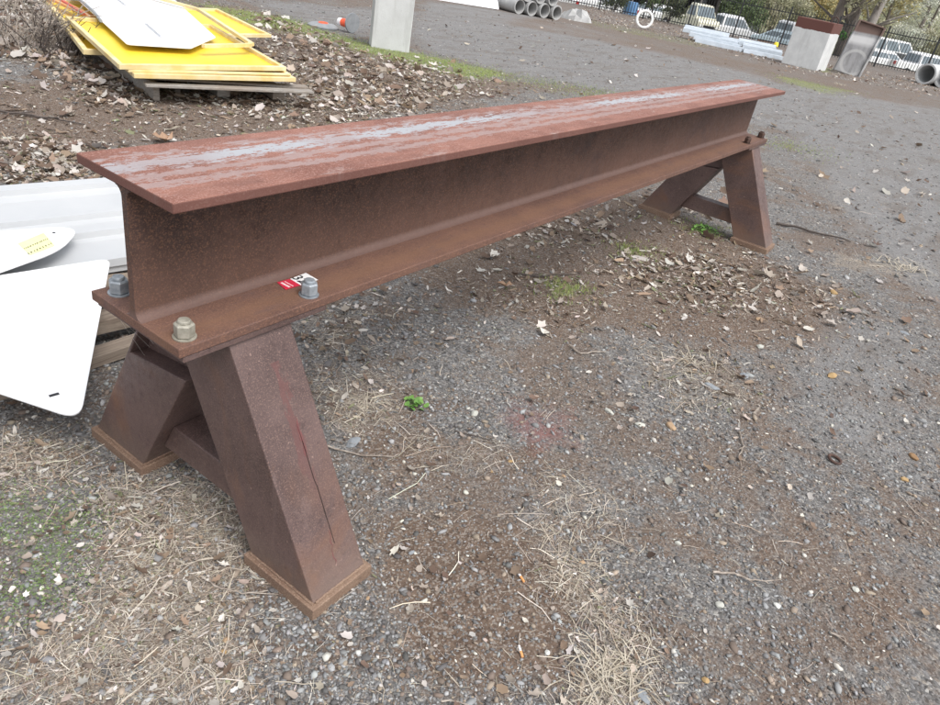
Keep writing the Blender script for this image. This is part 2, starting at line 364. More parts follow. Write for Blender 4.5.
Z_GREEN = [([(7.13,9.78),(8.21,8.70),(7.89,6.51),(8.49,5.85),(8.82,4.56),(7.61,4.26),(7.20,5.34),(7.07,7.20),(6.54,8.12)], .35, 1),
           ([(22.38,4.11),(22.45,2.74),(22.78,1.65),(19.35,1.88),(19.70,3.20)], .6, .8),
           ([(32.94,5.68),(33.62,4.39),(28.90,3.70),(28.41,4.65)], .5, .8),
           ([(7.95,5.23),(9.92,3.57),(10.47,2.12),(9.40,1.88),(8.48,3.49)], .5, .35),
           ([(2.65,0.26),(2.78,0.06),(2.57,0.01),(2.50,0.13)], .12, .9), ([(3.67,0.24),(3.74,0.06),(3.56,0.05),(3.54,0.16)], .12, .9),
           ([(-0.20,0.53),(-0.04,0.32),(-0.07,0.12),(-0.23,-0.01),(-0.44,-0.01)], .2, .55),
           ([(4.60,0.09),(4.89,-0.14),(4.59,-0.16),(4.42,-0.02)], .15, .6),
           ([(28.22,14.66),(29.81,11.64),(32.24,8.92),(26.68,7.86),(24.96,11.11)], .8, .5), ([(9.35,0.88),(9.96,0.49),(9.59,0.01),(8.96,0.38)], .3, .5)]
Z_ROAD = [([(18.40,13.84),(24.26,12.42),(19.91,5.76),(23.74,-0.41),(4.98,-1.69),(5.94,-1.04),(10.92,0.85),(9.97,2.10),(9.70,3.47),(8.82,4.56),(8.98,6.24),(10.81,8.17)], .8, 1),
          ([(8.93,10.63),(14.60,11.10),(10.81,8.17),(7.62,7.14)], 1.0, .9),
          ([(3.75,-0.84),(4.53,-1.72),(2.24,-1.89),(2.18,-1.33),(2.57,-1.04)], .6, .6),
          ([(-0.12,0.58),(0.04,0.37),(-0.13,0.02),(-0.41,-0.04)], .2, .8)]
Z_RED = [([(1.44,-0.24),(1.69,-0.49),(1.45,-0.72),(1.19,-0.59),(1.21,-0.35)], .25, .75), ([(1.06,0.29),(1.22,0.13),(1.08,0.05),(0.97,0.17)], .1, .45)]
Z_LEAF = [([(3.10,7.52),(3.00,6.30),(2.81,4.63),(2.54,3.73),(2.28,4.19),(2.59,5.68),(2.27,6.09)], .3, 1), ([(1.13,3.39),(1.64,3.37),(1.51,2.72),(1.57,2.63),(0.88,2.73)], .15, 1),
          ([(5.41,5.54),(7.80,5.48),(7.02,3.92),(3.94,3.35),(3.92,3.99)], .5, .85), ([(4.22,-0.13),(4.55,-0.56),(4.33,-1.16),(3.83,-1.36),(3.52,-0.83),(3.62,-0.28)], .25, .8),
          ([(2.34,0.51),(2.80,-0.03),(2.16,-0.13),(2.08,0.19)], .2, .6), ([(3.22,0.80),(4.29,0.73),(3.48,0.31),(2.94,0.54)], .2, .6),
          ([(26.75,13.83),(28.00,8.33),(25.98,4.11),(29.41,0.12),(46.57,1.09),(35.79,4.16),(39.29,12.33),(58.84,27.98)], 1.0, .9), ([(3.63,9.40),(4.43,9.31),(3.08,6.09),(3.06,7.01)], .4, 1),
          ([(3.13,4.68),(4.38,4.09),(5.57,3.63),(5.37,3.19),(3.49,3.25),(2.99,4.19)], .2, .45), ([(1.13,0.64),(1.52,0.71),(1.90,0.58),(1.35,0.48),(0.95,0.32)], .12, .4),
          ([(-0.20,0.41),(0.38,-0.01),(-0.12,-0.58),(-0.48,-0.19)], .2, .25), ([(3.02,0.15),(4.01,-0.21),(3.62,-0.74),(3.10,-0.54)], .3, .3),
          ([(8.15,9.40),(7.37,6.47),(6.37,5.48),(5.18,5.80)], .5, .4)]
def axis(lo, hi, step, far, g=1.18):
    a = list(np.arange(lo, hi, step)); s_ = step; v = a[-1]
    while v < far[1]: s_ *= g; v += s_; a.append(v)
    s_ = step; v = a[0]; b = []
    while v > far[0]: s_ *= g; v -= s_; b.append(v)
    return np.array(b[::-1]+a)
xs = axis(-1.6, 9.5, .045, (-60, 620), 1.06); ys = axis(-3.2, 9, .045, (-300, 420), 1.06)
XX, YY = np.meshgrid(xs, ys, indexing='ij'); nx, ny = len(xs), len(ys)
U = (XX-CX)*CYW+(YY-CY)*SYW
ZZ = gz(XX, YY)+und(XX, YY)*np.clip(1-U/25, 0, 1)
co = np.stack([XX, YY, ZZ], -1).reshape(-1, 3).astype(np.float32)
i, j = np.meshgrid(np.arange(nx-1), np.arange(ny-1), indexing='ij'); a = (i*ny+j).ravel()
fc = np.stack([a, a+ny, a+ny+1, a+1], -1)
def np_mesh(name, co, fc, mat, cols=None, smooth=False):
    me = bpy.data.meshes.new(name); k = fc.shape[1]
    me.vertices.add(len(co)); me.vertices.foreach_set('co', np.ascontiguousarray(co, np.float32).ravel())
    me.loops.add(fc.size); me.loops.foreach_set('vertex_index', np.ascontiguousarray(fc, np.int32).ravel())
    me.polygons.add(len(fc)); me.polygons.foreach_set('loop_start', np.arange(0, fc.size, k, dtype=np.int32))
    if cols is not None:
        for nm, cc in cols.items():
            at = me.color_attributes.new(nm, 'FLOAT_COLOR', 'POINT')
            c4 = np.ones((len(co), 4), np.float32); c4[:, :3] = cc; at.data.foreach_set('color', c4.ravel())
    if smooth: me.polygons.foreach_set('use_smooth', np.ones(len(fc), bool))
    me.materials.append(mat); me.update(); me.validate()
    o = bpy.data.objects.new(name, me); S.collection.objects.link(o); return o
fx, fy = XX.ravel(), YY.ravel()
dirt, straw, green, road, red = [field(fx, fy, z_) for z_ in (Z_DIRT, Z_STRAW, Z_GREEN, Z_ROAD, Z_RED)]
ub = U.ravel(); 
green = np.maximum(green, .75*sm((ub-47)/3)); dirt = np.maximum(dirt, .4*sm((ub-47)/3)); dirt = np.where((ub < 12) | (road > .3), dirt, np.maximum(dirt, .5))
t = NT('yard ground')
A = t.attr('MaskA').outputs['Color']; B_ = t.attr('MaskB').outputs['Color']
sa = t.n.new('ShaderNodeSeparateColor'); t.L(A, sa.inputs[0]); sb = t.n.new('ShaderNodeSeparateColor'); t.L(B_, sb.inputs[0])
n0 = t.noise(.55, 4, .7); n1 = t.noise(1.6, 6, .65); n2 = t.noise(7, 6, .7); n3 = t.noise(34, 5, .75); n4 = t.noise(160, 3, .7)
v1 = t.vor(75); v2 = t.vor(170); v3 = t.vor(34)
def msk(ch, lo, hi, k=.9):
    s_ = t.math('ADD', ch, t.math('MULTIPLY', t.math('SUBTRACT', t.math('ADD', t.math('ADD', t.math('MULTIPLY', n2, .4), t.math('MULTIPLY', n0, .3)), t.math('MULTIPLY', n3, .3)), .5), k*2.6))
    return t.ramp(s_, [(lo, 0), (hi, 1)])
sv = t.n.new('ShaderNodeSeparateColor'); t.L(v1.outputs['Color'], sv.inputs[0])
sv2 = t.n.new('ShaderNodeSeparateColor'); t.L(v2.outputs['Color'], sv2.inputs[0])
gr = t.ramp(sv.outputs[0], [(0, (.075, .07, .068)), (.45, (.15, .145, .142)), (.75, (.23, .23, .232)), (.9, (.26, .22, .18)), (1, (.40, .39, .37))])
gr2 = t.ramp(sv2.outputs[1], [(0, (.06, .056, .053)), (.5, (.145, .138, .13)), (.85, (.25, .24, .235)), (1, (.42, .40, .36))])
gravel = t.mix(t.ramp(n3, [(.4, 0), (.6, 1)]), gr, gr2)
brown = t.mix(t.ramp(n3, [(.3, 0), (.7, 1)]), (.080, .054, .040), (.195, .142, .108))
brown = t.mix(t.ramp(sv2.outputs[0], [(.72, 0), (.8, .7)]), brown, (.28, .25, .22))
base = t.mix(t.ramp(t.math('ADD', n1, t.math('MULTIPLY', n2, .35)), [(.66, 0), (.74, .75)]), gravel, brown)
base = t.mix(t.ramp(t.math('ADD', t.math('MULTIPLY', n2, .5), t.math('MULTIPLY', n3, .5)), [(.52, 0), (.60, .6)]), base, brown)
roadc = t.mix(.45, t.mix(t.ramp(n2, [(.4, 0), (.65, .5)]), gravel, (.22, .215, .21)), (.225, .222, .222))
rs = t.noise(1.0, 6, .75, t.mp((1.1, 3.2, 1), rot=(0, 0, .75)))
roadc = t.mix(t.ramp(rs, [(.50, 0), (.62, .75)]), roadc, (.155, .135, .12)); roadc = t.mix(t.ramp(t.noise(9, 5, .8), [(.55, 0), (.66, .6)]), roadc, (.31, .30, .29)); roadc = t.mix(t.ramp(t.noise(4.2, 5, .8), [(.57, 0), (.66, .6)]), roadc, (.11, .10, .095))
base = t.mix(msk(sb.outputs[0], .35, .65, .6), base, roadc)
base = t.mix(msk(sa.outputs[0], .35, .75, .9), base, brown)
strw = t.ramp(n4, [(.35, (.13, .11, .09)), (.5, (.25, .21, .17)), (.68, (.42, .38, .32))])
base = t.mix(t.math('MULTIPLY', msk(sa.outputs[1], .55, .9, .9), .7), base, strw)
grn = t.ramp(n4, [(.3, (.14, .16, .07)), (.7, (.30, .36, .12))])
base = t.mix(t.math('MULTIPLY', msk(sa.outputs[2], .5, 1.0, .9), .75), base, grn)
base = t.mix(t.math('MULTIPLY', msk(sb.outputs[1], .45, 1.1, 1.0), .5), base, (.27, .10, .10))
t.col(base); t.rough(.92); t.b.inputs['Specular IOR Level'].default_value = .25
h = t.math('ADD', t.math('MULTIPLY', t.math('SUBTRACT', 1, v1.outputs['Distance']), .6), t.math('MULTIPLY', n4, .5))
t.bump(t.math('SUBTRACT', 1, v2.outputs['Distance']), .35, .003, t.bump(h, .8, .010, t.bump(n3, .4, .02)))
gnd = np_mesh('ground', co, fc, t.m, {'MaskA': np.stack([dirt, straw, green], -1), 'MaskB': np.stack([road, red, red*0], -1)}, True)
tag(gnd, kind='structure')

# ------------------------------------------------------------------ scattered ground cover (uncountable)
def scatter(name, mat, n, tmpl, pos, size, cols, rotm, zoff=0):
    """tmpl: list of (verts, tri faces) with equal vertex/face counts"""
    V = np.array([q[0] for q in tmpl]); F = np.array(tmpl[0][1]); k = rng.integers(0, len(V), len(pos))
    P = V[k]*size[:, None, :]; P = np.einsum('nij,nvj->nvi', rotm, P)
    x, y = pos[:, 0], pos[:, 1]
    z = gz(x, y)+und(x, y)*np.clip(1-((x-CX)*CYW+(y-CY)*SYW)/25, 0, 1)+zoff
    P += np.stack([x, y, z], -1)[:, None, :]
    nv = V.shape[1]; fc = (F[None]+(np.arange(len(pos))*nv)[:, None, None]).reshape(-1, F.shape[1])
    return np_mesh(name, P.reshape(-1, 3), fc, mat, {'Col': np.repeat(cols, nv, 0)})
def rotz_tilt(n, tilt):
    a = rng.uniform(0, 2*PI, n); b = rng.normal(0, tilt, n); c = rng.normal(0, tilt, n)
    ca, sa_ = np.cos(a), np.sin(a); cb, sb_ = np.cos(b), np.sin(b); cc, sc = np.cos(c), np.sin(c); o = np.zeros(n); i_ = np.ones(n)
    Rz = np.stack([ca, -sa_, o, sa_, ca, o, o, o, i_], -1).reshape(n, 3, 3)
    Rx = np.stack([i_, o, o, o, cb, -sb_, o, sb_, cb], -1).reshape(n, 3, 3)
    Ry = np.stack([cc, o, sc, o, i_, o, -sc, o, cc], -1).reshape(n, 3, 3)
    return Rx @ Ry @ Rz
def polar(n, r0, r1, half=44):
    r = r0*(r1/r0)**rng.random(n); a = YAW+np.radians(rng.uniform(-half, half, n))
    # ground seen from a standing height: density falls with distance
    return np.stack([CX+r*np.cos(a), CY+r*np.sin(a)], -1), r
def inpoly(poly, n):
    pl = np.array(poly); lo, hi = pl.min(0), pl.max(0); out = []
    tot = 0
    while tot < n:
        q = rng.uniform(lo, hi, (n*3, 2)); q = q[inside(q[:, 0], q[:, 1], poly)]; out.append(q); tot += len(q)
        if len(q) == 0: break
    return np.concatenate(out)[:n]
def ico(seed):
    b = bmesh.new(); bmesh.ops.create_icosphere(b, subdivisions=1, radius=1); r = random.Random(seed)
    v = [np.array(q.co)*r.uniform(.55, 1.2) for q in b.verts]; f = [[w_.index for w_ in q.verts] for q in b.faces]; b.free()
    return (np.array(v), f)
ICO = [ico(s_) for s_ in range(8)]
def palette(n, cs, ws, jit=.12, hue=.1):
    cs = np.array(cs); ws = np.array(ws)/sum(ws); c = cs[rng.choice(len(cs), n, p=ws)]
    return np.clip(c*np.exp(rng.normal(0, jit, (n, 1)))*np.exp(rng.normal(0, jit*hue, (n, 3))), 0, 1)
N = 210000
pos, r = polar(N, .75, 22)
dd = field(pos[:, 0], pos[:, 1], Z_DIRT); ss = field(pos[:, 0], pos[:, 1], Z_STRAW)
clump = np.sin(5*pos[:, 0]+3*np.sin(2.3*pos[:, 1]))*np.sin(4.3*pos[:, 1]+2*np.sin(3.1*pos[:, 0]))
rdd = field(pos[:, 0], pos[:, 1], Z_ROAD)*np.clip((r-3)/3, 0, 1)
keep = rng.random(N) < (1-.72*dd)*(1-.6*ss)*(.72+.28*clump)*(1-.35*rdd); pos, r = pos[keep], r[keep]; n = len(pos)
sz = np.exp(rng.normal(math.log(.0038), .5, n)); sz = np.clip(sz, .0018, .017)*np.clip(r/2.2, .8, 7.0)**.32
size = sz[:, None]*np.stack([rng.uniform(.8, 1.7, n), rng.uniform(.55, 1.1, n), rng.uniform(.3, .7, n)], -1)
gravel_o = scatter('gravel', M['vstone'], n, ICO, pos, size,
    palette(n, [(.115, .11, .108), (.20, .20, .20), (.315, .318, .318), (.18, .14, .115), (.30, .245, .19), (.52, .50, .45)], [24, 30, 20, 15, 9, 3.2]), rotz_tilt(n, .25), size[:, 2]*.35)
tag(gravel_o, 'loose grey and brown gravel stones covering the yard around the steel beam', 'gravel', kind='stuff')
# leaves
def leaf(seed):
    r = random.Random(seed); k = r.uniform(.15, .5); w1 = r.uniform(.3, .5)
    v = []; ns = 12; lob = r.uniform(.03, .2); el = r.uniform(.5, .85)
    for i in range(ns):
        a = 2*PI*i/ns; q = (1+(lob if i % 2 == 0 else -lob))*r.uniform(.75, 1.15)/(1+lob); x = q*math.cos(a); y = q*math.sin(a)*el
        v.append((x, y, k*(1.8*y*y+r.uniform(-.1, .7)*q+.6*x*x)))
    v.append((0, 0, 0))
    return (np.array(v), [(ns, i, (i+1) % ns) for i in range(ns)])
LEAF = [leaf(s_) for s_ in range(16)]
pts = []; cnt = [600, 520, 800, 130, 70, 80, 3200, 500, 300, 120, 300, 200, 350]
for (poly, fe, s_), c_n in zip(Z_LEAF, cnt): pts.append(inpoly(poly, c_n))
q, _ = polar(2300, .8, 32); pts.append(q)
jl = [rng.normal(0, 1, (len(q), 2))*(.28 if k_ in (2, 3, 8) else .12) for k_, q in enumerate(pts)]
pos = np.concatenate([a_+b_ for a_, b_ in zip(pts, jl)]); n = len(pos)
rr = np.hypot(pos[:, 0]-CX, pos[:, 1]-CY)
sz = np.clip(np.exp(rng.normal(math.log(.021), .5, n)), .007, .055)*np.clip(rr/5, .38, 1.6)
keep = ~((np.abs(pos[:, 1]) < .56) & (pos[:, 0] > .1) & (pos[:, 0] < .38)); 
lo_ = scatter('leaf_litter', M['vleaf'], n, LEAF, pos[keep], np.repeat(sz[keep, None], 3, 1), palette(n, [(.40, .34, .29), (.25, .18, .13), (.15, .10, .075), (.56, .52, .48), (.31, .23, .16)], [30, 20, 18, 28, 8], .2)[keep], rotz_tilt(n, .35)[keep], rng.uniform(.002, .02, n)[keep])
tag(lo_, 'dry brown and pale fallen leaves drifted in patches over the bare dirt', 'leaf litter', kind='stuff')
# crumbled chips of leaf and bark between the leaves
pts = [inpoly(poly, c_n) for (poly, fe, s_), c_n in zip(Z_LEAF, [1600, 2200, 3200, 500, 400, 400, 2500, 1200, 1800, 600, 1500, 1200, 800])]
pts += [inpoly(Z_DIRT[0][0], 2500), inpoly(Z_DIRT[1][0], 2400), inpoly(Z_DIRT[2][0], 1200), inpoly(Z_STRAW[0][0], 4200), inpoly(Z_STRAW[1][0], 1500), inpoly(Z_STRAW[4][0], 900), inpoly(Z_STRAW[2][0], 400), inpoly(Z_STRAW[3][0], 500)]
pos = np.concatenate([q+rng.normal(0, .16 if k_ < 16 else .05, q.shape) for k_, q in enumerate(pts)]); n = len(pos); rr = np.hypot(pos[:, 0]-CX, pos[:, 1]-CY)
sz = np.clip(np.exp(rng.normal(math.log(.0055), .5, n)), .002, .02)*np.clip(rr/2.5, .6, 2.2); size = sz[:, None]*np.stack([rng.uniform(.8, 2.2, n), rng.uniform(.3, 1, n), np.ones(n)], -1)
ch = scatter('leaf_crumbs', M['vleaf'], n, LEAF, pos, size, palette(n, [(.42, .36, .30), (.28, .21, .15), (.14, .10, .075), (.58, .54, .49), (.22, .23, .13)], [26, 24, 20, 24, 8], .2), rotz_tilt(n, .3), .003)
tag(ch, 'crumbled chips of dead leaf and bark mixed into the dirt', 'leaf litter', kind='stuff')
# straw
def blade(seed):
    r = random.Random(seed); c1, c2 = r.uniform(-.25, .25), r.uniform(-.25, .25); v = []
    for t_ in (-1, -.33, .33, 1): 
        yy = c1*(t_*t_)+c2*t_**3; zz = .03*(1-t_*t_)+.02
        v += [(t_, yy-.02, zz), (t_, yy+.02, zz+.012)]
    return (np.array(v), [(0, 2, 3, 1), (2, 4, 5, 3), (4, 6, 7, 5)])
BL = [blade(s_) for s_ in range(12)]
pts = []
for (poly, fe, s_), c_n in zip(Z_STRAW, [4600, 1500, 800, 900, 900, 500, 900, 500, 350, 1200]): pts.append(inpoly(poly, c_n))
q, _ = polar(3800, .8, 12); pts.append(q)
pos = np.concatenate([q+rng.normal(0, .035, q.shape) for q in pts]); n = len(pos)
ln = np.exp(rng.normal(math.log(.017), .55, n)); size = np.stack([ln, np.clip(ln, .02, .06)*rng.uniform(.4, 1.3, n), ln], -1)
so_ = scatter('straw', M['vstraw'], n, BL, pos, size, palette(n, [(.46, .40, .32), (.58, .53, .45), (.28, .22, .17), (.40, .35, .30)], [28, 20, 26, 24], .2), rotz_tilt(n, .12), .003)
tag(so_, 'dry straw and dead grass stalks matted on the gravel near the beam legs', 'dry grass', kind='stuff')
# small green weeds (moss-like seedlings) and grass strip
def sprout(seed):
    r = random.Random(seed); v = []; f = []
    for k in range(4):
        a = k*PI/2+r.uniform(-.4, .4); c_, s_ = math.cos(a), math.sin(a); e = r.uniform(.7, 1.1); o_ = len(v)
        v += [(0, 0, .1), (c_*e*.6-s_*.28, s_*e*.6+c_*.28, .5), (c_*e, s_*e, .45), (c_*e*.6+s_*.28, s_*e*.6-c_*.28, .5)]; f.append((o_, o_+3, o_+2, o_+1))
    return (np.array(v), f)
SP = [sprout(s_) for s_ in range(5)]
mpoly = Z_GREEN[6][0]
pos = inpoly(mpoly, 5200); pos = pos[rng.random(len(pos)) < .45+.45*np.sin(17*pos[:, 0])*np.sin(19*pos[:, 1]+1)]; pos += rng.normal(0, .05, pos.shape); n = len(pos)
sz = rng.uniform(.002, .0048, n)
mo = scatter('ground_weeds', M['vleaf'], n, SP, pos, np.repeat(sz[:, None], 3, 1), palette(n, [(.20, .30, .10), (.27, .36, .14), (.14, .2, .07)], [3, 3, 2]), rotz_tilt(n, .2), .004)
tag(mo, 'tiny green seedlings sprouting through the gravel left of the near legs', 'ground weeds', kind='stuff')
def gblade(seed):
    r = random.Random(seed); a = r.uniform(0, 6.28); v = []; f = []
    for k in range(3):
        a = r.uniform(0, 6.28); c_, s_ = math.cos(a), math.sin(a); o_ = len(v); px_, py_ = r.uniform(-.5, .5), r.uniform(-.5, .5); t_ = r.uniform(.2, .6)
        v += [(px_-s_*.07, py_+c_*.07, 0), (px_+s_*.07, py_-c_*.07, 0), (px_+c_*t_, py_+s_*t_, r.uniform(.7, 1.1))]; f.append((o_, o_+1, o_+2))
    return (np.array(v), f)
GB = [gblade(s_) for s_ in range(8)]
pts = [inpoly(Z_GREEN[k][0], c_n) for k, c_n in ((0, 9000), (1, 1500), (2, 800), (3, 2500), (4, 260), (5, 200), (7, 200), (8, 3500), (9, 400))]
pos = np.concatenate([q+rng.normal(0, 1, q.shape)*min(.3, .02*np.hypot(*(q.mean(0)-np.array([CX, CY])))) for q in pts]); n = len(pos); sz = rng.uniform(.012, .03, n)
gr_o = scatter('grass', M['vleaf'], n, GB, pos, np.repeat(sz[:, None], 3, 1), palette(n, [(.26, .35, .09), (.37, .44, .14), (.40, .37, .21), (.17, .21, .07)], [4, 4, 2, 2]), rotz_tilt(n, .15), 0)
tag(gr_o, 'short bright green grass growing in strips along the edge of the gravel', 'grass', kind='stuff')

# ------------------------------------------------------------------ the steel beam on its two trestles
L_, HW = 4.881, .175; ZT, ZF, ZB, ZP = 1.052, .712, .687, .669
beam = E('steel_beam_stand', (0, 0, 0), 'long rusty steel I-beam bolted on two A-shaped steel trestles in the gravel yard', 'steel beam')
O('top_flange', MB().box((L_/2, 0, ZT-.0125), (L_, 2*HW, .0235)), M['tflange'], beam, bevel=.003, seg=2)
def web_profile():
    h0, h1, tw = ZF, ZT-.025, .0095; p = []; r = .022
    for k in range(5): a = k/4*PI/2; p.append((tw+r-r*math.sin(a), h0+r-r*math.cos(a)))
    for k in range(5): a = k/4*PI/2; p.append((tw+r-r*math.cos(a), h1-r+r*math.sin(a)))
    return p+[(-y, z) for y, z in reversed(p)]
O('web', MB().prism([(.0015, y, z) for y, z in web_profile()], (L_-.003, 0, 0)), M['web'], beam, smooth=True)
O('bottom_flange', MB().box((L_/2, 0, (ZF+ZB)/2), (L_, 2*HW, ZF-ZB)), M['bflange'], beam, bevel=.0025, seg=2)
def leg_y(z, side):         # outer and inner y of a leg at height z (right leg: side=-1)
    k = .545; yo = .507-(z-.03)*k; yi = .256-(z-.03)*k
    return side*yo, side*yi
def trestle(flip):
    X = (lambda x: L_+.031-x) if flip else (lambda x: x)
    x0, x1 = .143, .336
    def pl(ys): return [(X(a), b, c) for a, b, c in ys]
    xa, xb = (.012, .452)
    if flip: xa, xb = (.034, .45)
    O('bearing_plate', MB().box(((X(xa)+X(xb))/2, 0, (ZP+ZB)/2-.001), (xb-xa, 2*HW-.006, ZB-ZP-.002)), M['leg'], beam, bevel=.002)
    # right leg: full box from foot plate to bearing plate
    zt, zb_ = ZP-.001, .03
    o0, i0 = leg_y(zb_, -1); o1, i1 = leg_y(zt, -1)
    rl = O('leg', MB().prism(pl([(x0, o0, zb_), (x0, i0, zb_), (x0, i1, zt), (x0, o1, zt)]), ((x1-x0)*(-1 if flip else 1), 0, 0)), M['leg'], beam, bevel=.004, seg=2)
    # left leg: box cut below the joint, its outer plate running on up to the bearing plate
    o0, i0 = leg_y(zb_, 1); zc = .43; oc, ic = leg_y(zc, 1); zi = .466; ii = leg_y(zi, 1)[1]
    zj = .50; ij = leg_y(zj, -1)[1]
    mb = MB().prism(pl([(x0, o0, zb_), (x0, i0, zb_), (x0, ii, zi), (x0, oc, zc)]), ((x1-x0)*(-1 if flip else 1), 0, 0))
    ot = leg_y(zt, 1)[0]
    mb.prism(pl([(x0, oc-.0005, zc+.001), (x0, oc-.011, zc-.001), (x0, ot-.011, zt), (x0, ot, zt)]), ((x1-x0)*(-1 if flip else 1), 0, 0))
    mb.prism(pl([(x0+.05, oc-.012, zc+.001), (x0+.05, ii, zi+.001), (x0+.05, -.04, .50), (x0+.05, .04, zt-.001), (x0+.05, ot-.012, zt-.001)]), ((.10)*(-1 if flip else 1), 0, 0))
    O('leg', mb, M['leg'], beam, bevel=.003, seg=2)
    for s in (-1, 1):
        O('foot_plate', MB().box(((X(.1275)+X(.352))/2, s*.382, .004), (.2245, .279, .05)), M['foot'], beam, bevel=.003, seg=2)
    # weld beads where the legs meet the foot plates
    wr_ = random.Random(3+flip)
    for s in (-1, 1):
        o0, i0 = leg_y(.031, s); ring_ = [(x0-.001, o0), (x0-.001, i0), (x1+.001, i0), (x1+.001, o0), (x0-.001, o0)]; P_ = []
        for (xa_, ya_), (xb_, yb_) in zip(ring_[:-1], ring_[1:]):
            nseg = 26
            for i in range(nseg): P_.append((X(xa_+(xb_-xa_)*i/nseg)+wr_.uniform(-.001, .001), ya_+(yb_-ya_)*i/nseg+wr_.uniform(-.001, .001), .031+wr_.uniform(-.0008, .0012)))
        O('weld_bead', MB().tube(P_, [.0042*wr_.uniform(.8, 1.2) for _ in P_], 6), M['foot'], beam, smooth=True)
    # cross brace
    ya, yb = leg_y(.25, 1)[1]-.004, leg_y(.25, -1)[1]+.004
    zlo, zhi = .107, .210
    O('cross_brace', MB().prism(pl([(.19, leg_y(zlo, 1)[1], zlo), (.19, leg_y(zlo, -1)[1], zlo), (.19, leg_y(zhi, -1)[1], zhi), (.19, leg_y(zhi, 1)[1], zhi)]), (.10*(-1 if flip else 1), 0, 0)), M['leg'], beam, bevel=.003)
    return rl
for fl in (False, True): rl = trestle(fl)
# seam and red paint traces on the outer face of the near right leg
def on_leg(x, z, d=.0012):
    o = leg_y(z, -1)[0]; return (x, o-d*.88, z-d*.48)
def strip_on_leg(name, pts, w0, mat):
    mb = MB(); V = []
    for (x, z, k) in pts: V += [on_leg(x-w0*k/2, z), on_leg(x+w0*k/2, z)]
    mb.add(V, [(2*i, 2*i+1, 2*i+3, 2*i+2) for i in range(len(pts)-1)]); return O(name, mb, mat, beam)
strip_on_leg('weld_seam', [(.262, .13, .6), (.262, .2, 1), (.263, .28, 1), (.260, .30, .8), (.261, .39, .9), (.26, .44, .4)], .0028, M['gap'])
rr_ = random.Random(5)
for (xx, za, zb2, ww) in ((.256, .36, .46, .009), (.246, .08, .17, .003)):
    strip_on_leg('paint_trace', [(xx+rr_.uniform(-.004, .004)+k*.001, za+(zb2-za)*k/9, rr_.uniform(.3, 1.2) if 0 < k < 9 else .1) for k in range(10)], ww, M['redstreak'])
# bolts
def bolt(x, y, mat, wmat, a0, cap=True):
    n = O('nut', MB().lathe([(.0215, ZF+.004), (.0238, ZF+.007), (.0238, ZF+.034), (.0200, ZF+.038)], 6, Matrix.Rotation(a0, 3, 'Z'), (x, y, 0)), mat, beam, bevel=.001)
    q = O('washer', MB().lathe([(.0268, ZF+.0005), (.0268, ZF+.0035)], 28, None, (x, y, 0)), wmat, n, smooth=True); 
    O('bolt_end', MB().lathe([(.0150, ZF+.0385), (.0150, ZF+.043), (.0130, ZF+.0455)], 20, None, (x, y, 0)), mat, n, smooth=True)
    return n
bolt(.042, -.135, M['dullzinc'], M['dullzinc'], .3); bolt(.416, -.139, M['zinc'], M['zinc'], .9)
bolt(.045, .128, M['zinc'], M['zinc'], .1); bolt(.416, .130, M['zinc'], M['zinc'], .5)
bolt(L_-.416, -.139, M['rustbolt'], M['rustbolt'], .2); bolt(4.84, -.13, M['rustbolt'], M['rustbolt'], .6); bolt(4.84, .13, M['rustbolt'], M['rustbolt'], .4); bolt(L_-.416, .13, M['rustbolt'], M['rustbolt'], .4)
# cobweb threads under the near end
mb = MB()
for a_, b_ in (((.02, .10, ZP), (.14, .17, .50)), ((.03, .14, ZP), (.14, .20, .46)), ((.05, .16, ZP), (.14, .15, .52))): mb.tube([a_, b_], .0004, 3)
O('cobweb', mb, M['web_cob'], beam)
# sale tag lying under the second bolt
tg = E('lot_tag', (.44, -.06, ZF), 'small red and white sale tag stuck beside a bolt on the lower flange', 'tag')
za = ZF+.0012
def quad(name, pts, mat, par, th=.0006, bev=0):
    pts = [Vector(p) for p in pts]; return O(name, MB().prism(pts, (0, 0, th)), mat, par)
quad('red_panel', [(.394, -.038, za), (.437, -.041, za), (.435, -.086, za), (.384, -.084, za)], M['red_label'], tg)
quad('white_panel', [(.437, -.041, za), (.500, -.036, za), (.497, -.088, za), (.435, -.086, za)], M['label_white'], tg)
def text(name, body, size, loc, rot, mat, par, ext=.0004, world=True):
    cu = bpy.data.curves.new(name, 'FONT'); cu.body = body; cu.size = size; cu.extrude = ext; cu.align_x = 'CENTER'; cu.align_y = 'CENTER'
    o = bpy.data.objects.new(name, cu); S.collection.objects.link(o)
    bpy.context.view_layer.update(); me = bpy.data.meshes.new_from_object(o.evaluated_get(bpy.context.evaluated_depsgraph_get()))
    S.collection.objects.unlink(o); bpy.data.objects.remove(o)
    R_ = Euler(rot).to_matrix(); org = ROOT[par.name]
    for v in me.vertices: v.co = R_ @ v.co + Vector(loc) - org
    me.materials.clear(); me.materials.append(mat)
    q = bpy.data.objects.new(name, me); S.collection.objects.link(q); q.parent = par; return q
text('number', '32', .046, (.457, -.060, za+.0014), (0, 0, -PI/2-.05), M['ink'], tg)
mb = MB()
for k, (a_, b_) in enumerate(((.402, .9), (.414, .7))):
    yy = -.046
    while yy > -.078:
        w_ = random.uniform(.003, .006); mb.box((a_, yy-w_/2, za+.0009), (.007 if k == 0 else .003, w_*.8, .0004)); yy -= w_+.001
O('small_print', mb, M['label_white'], tg)

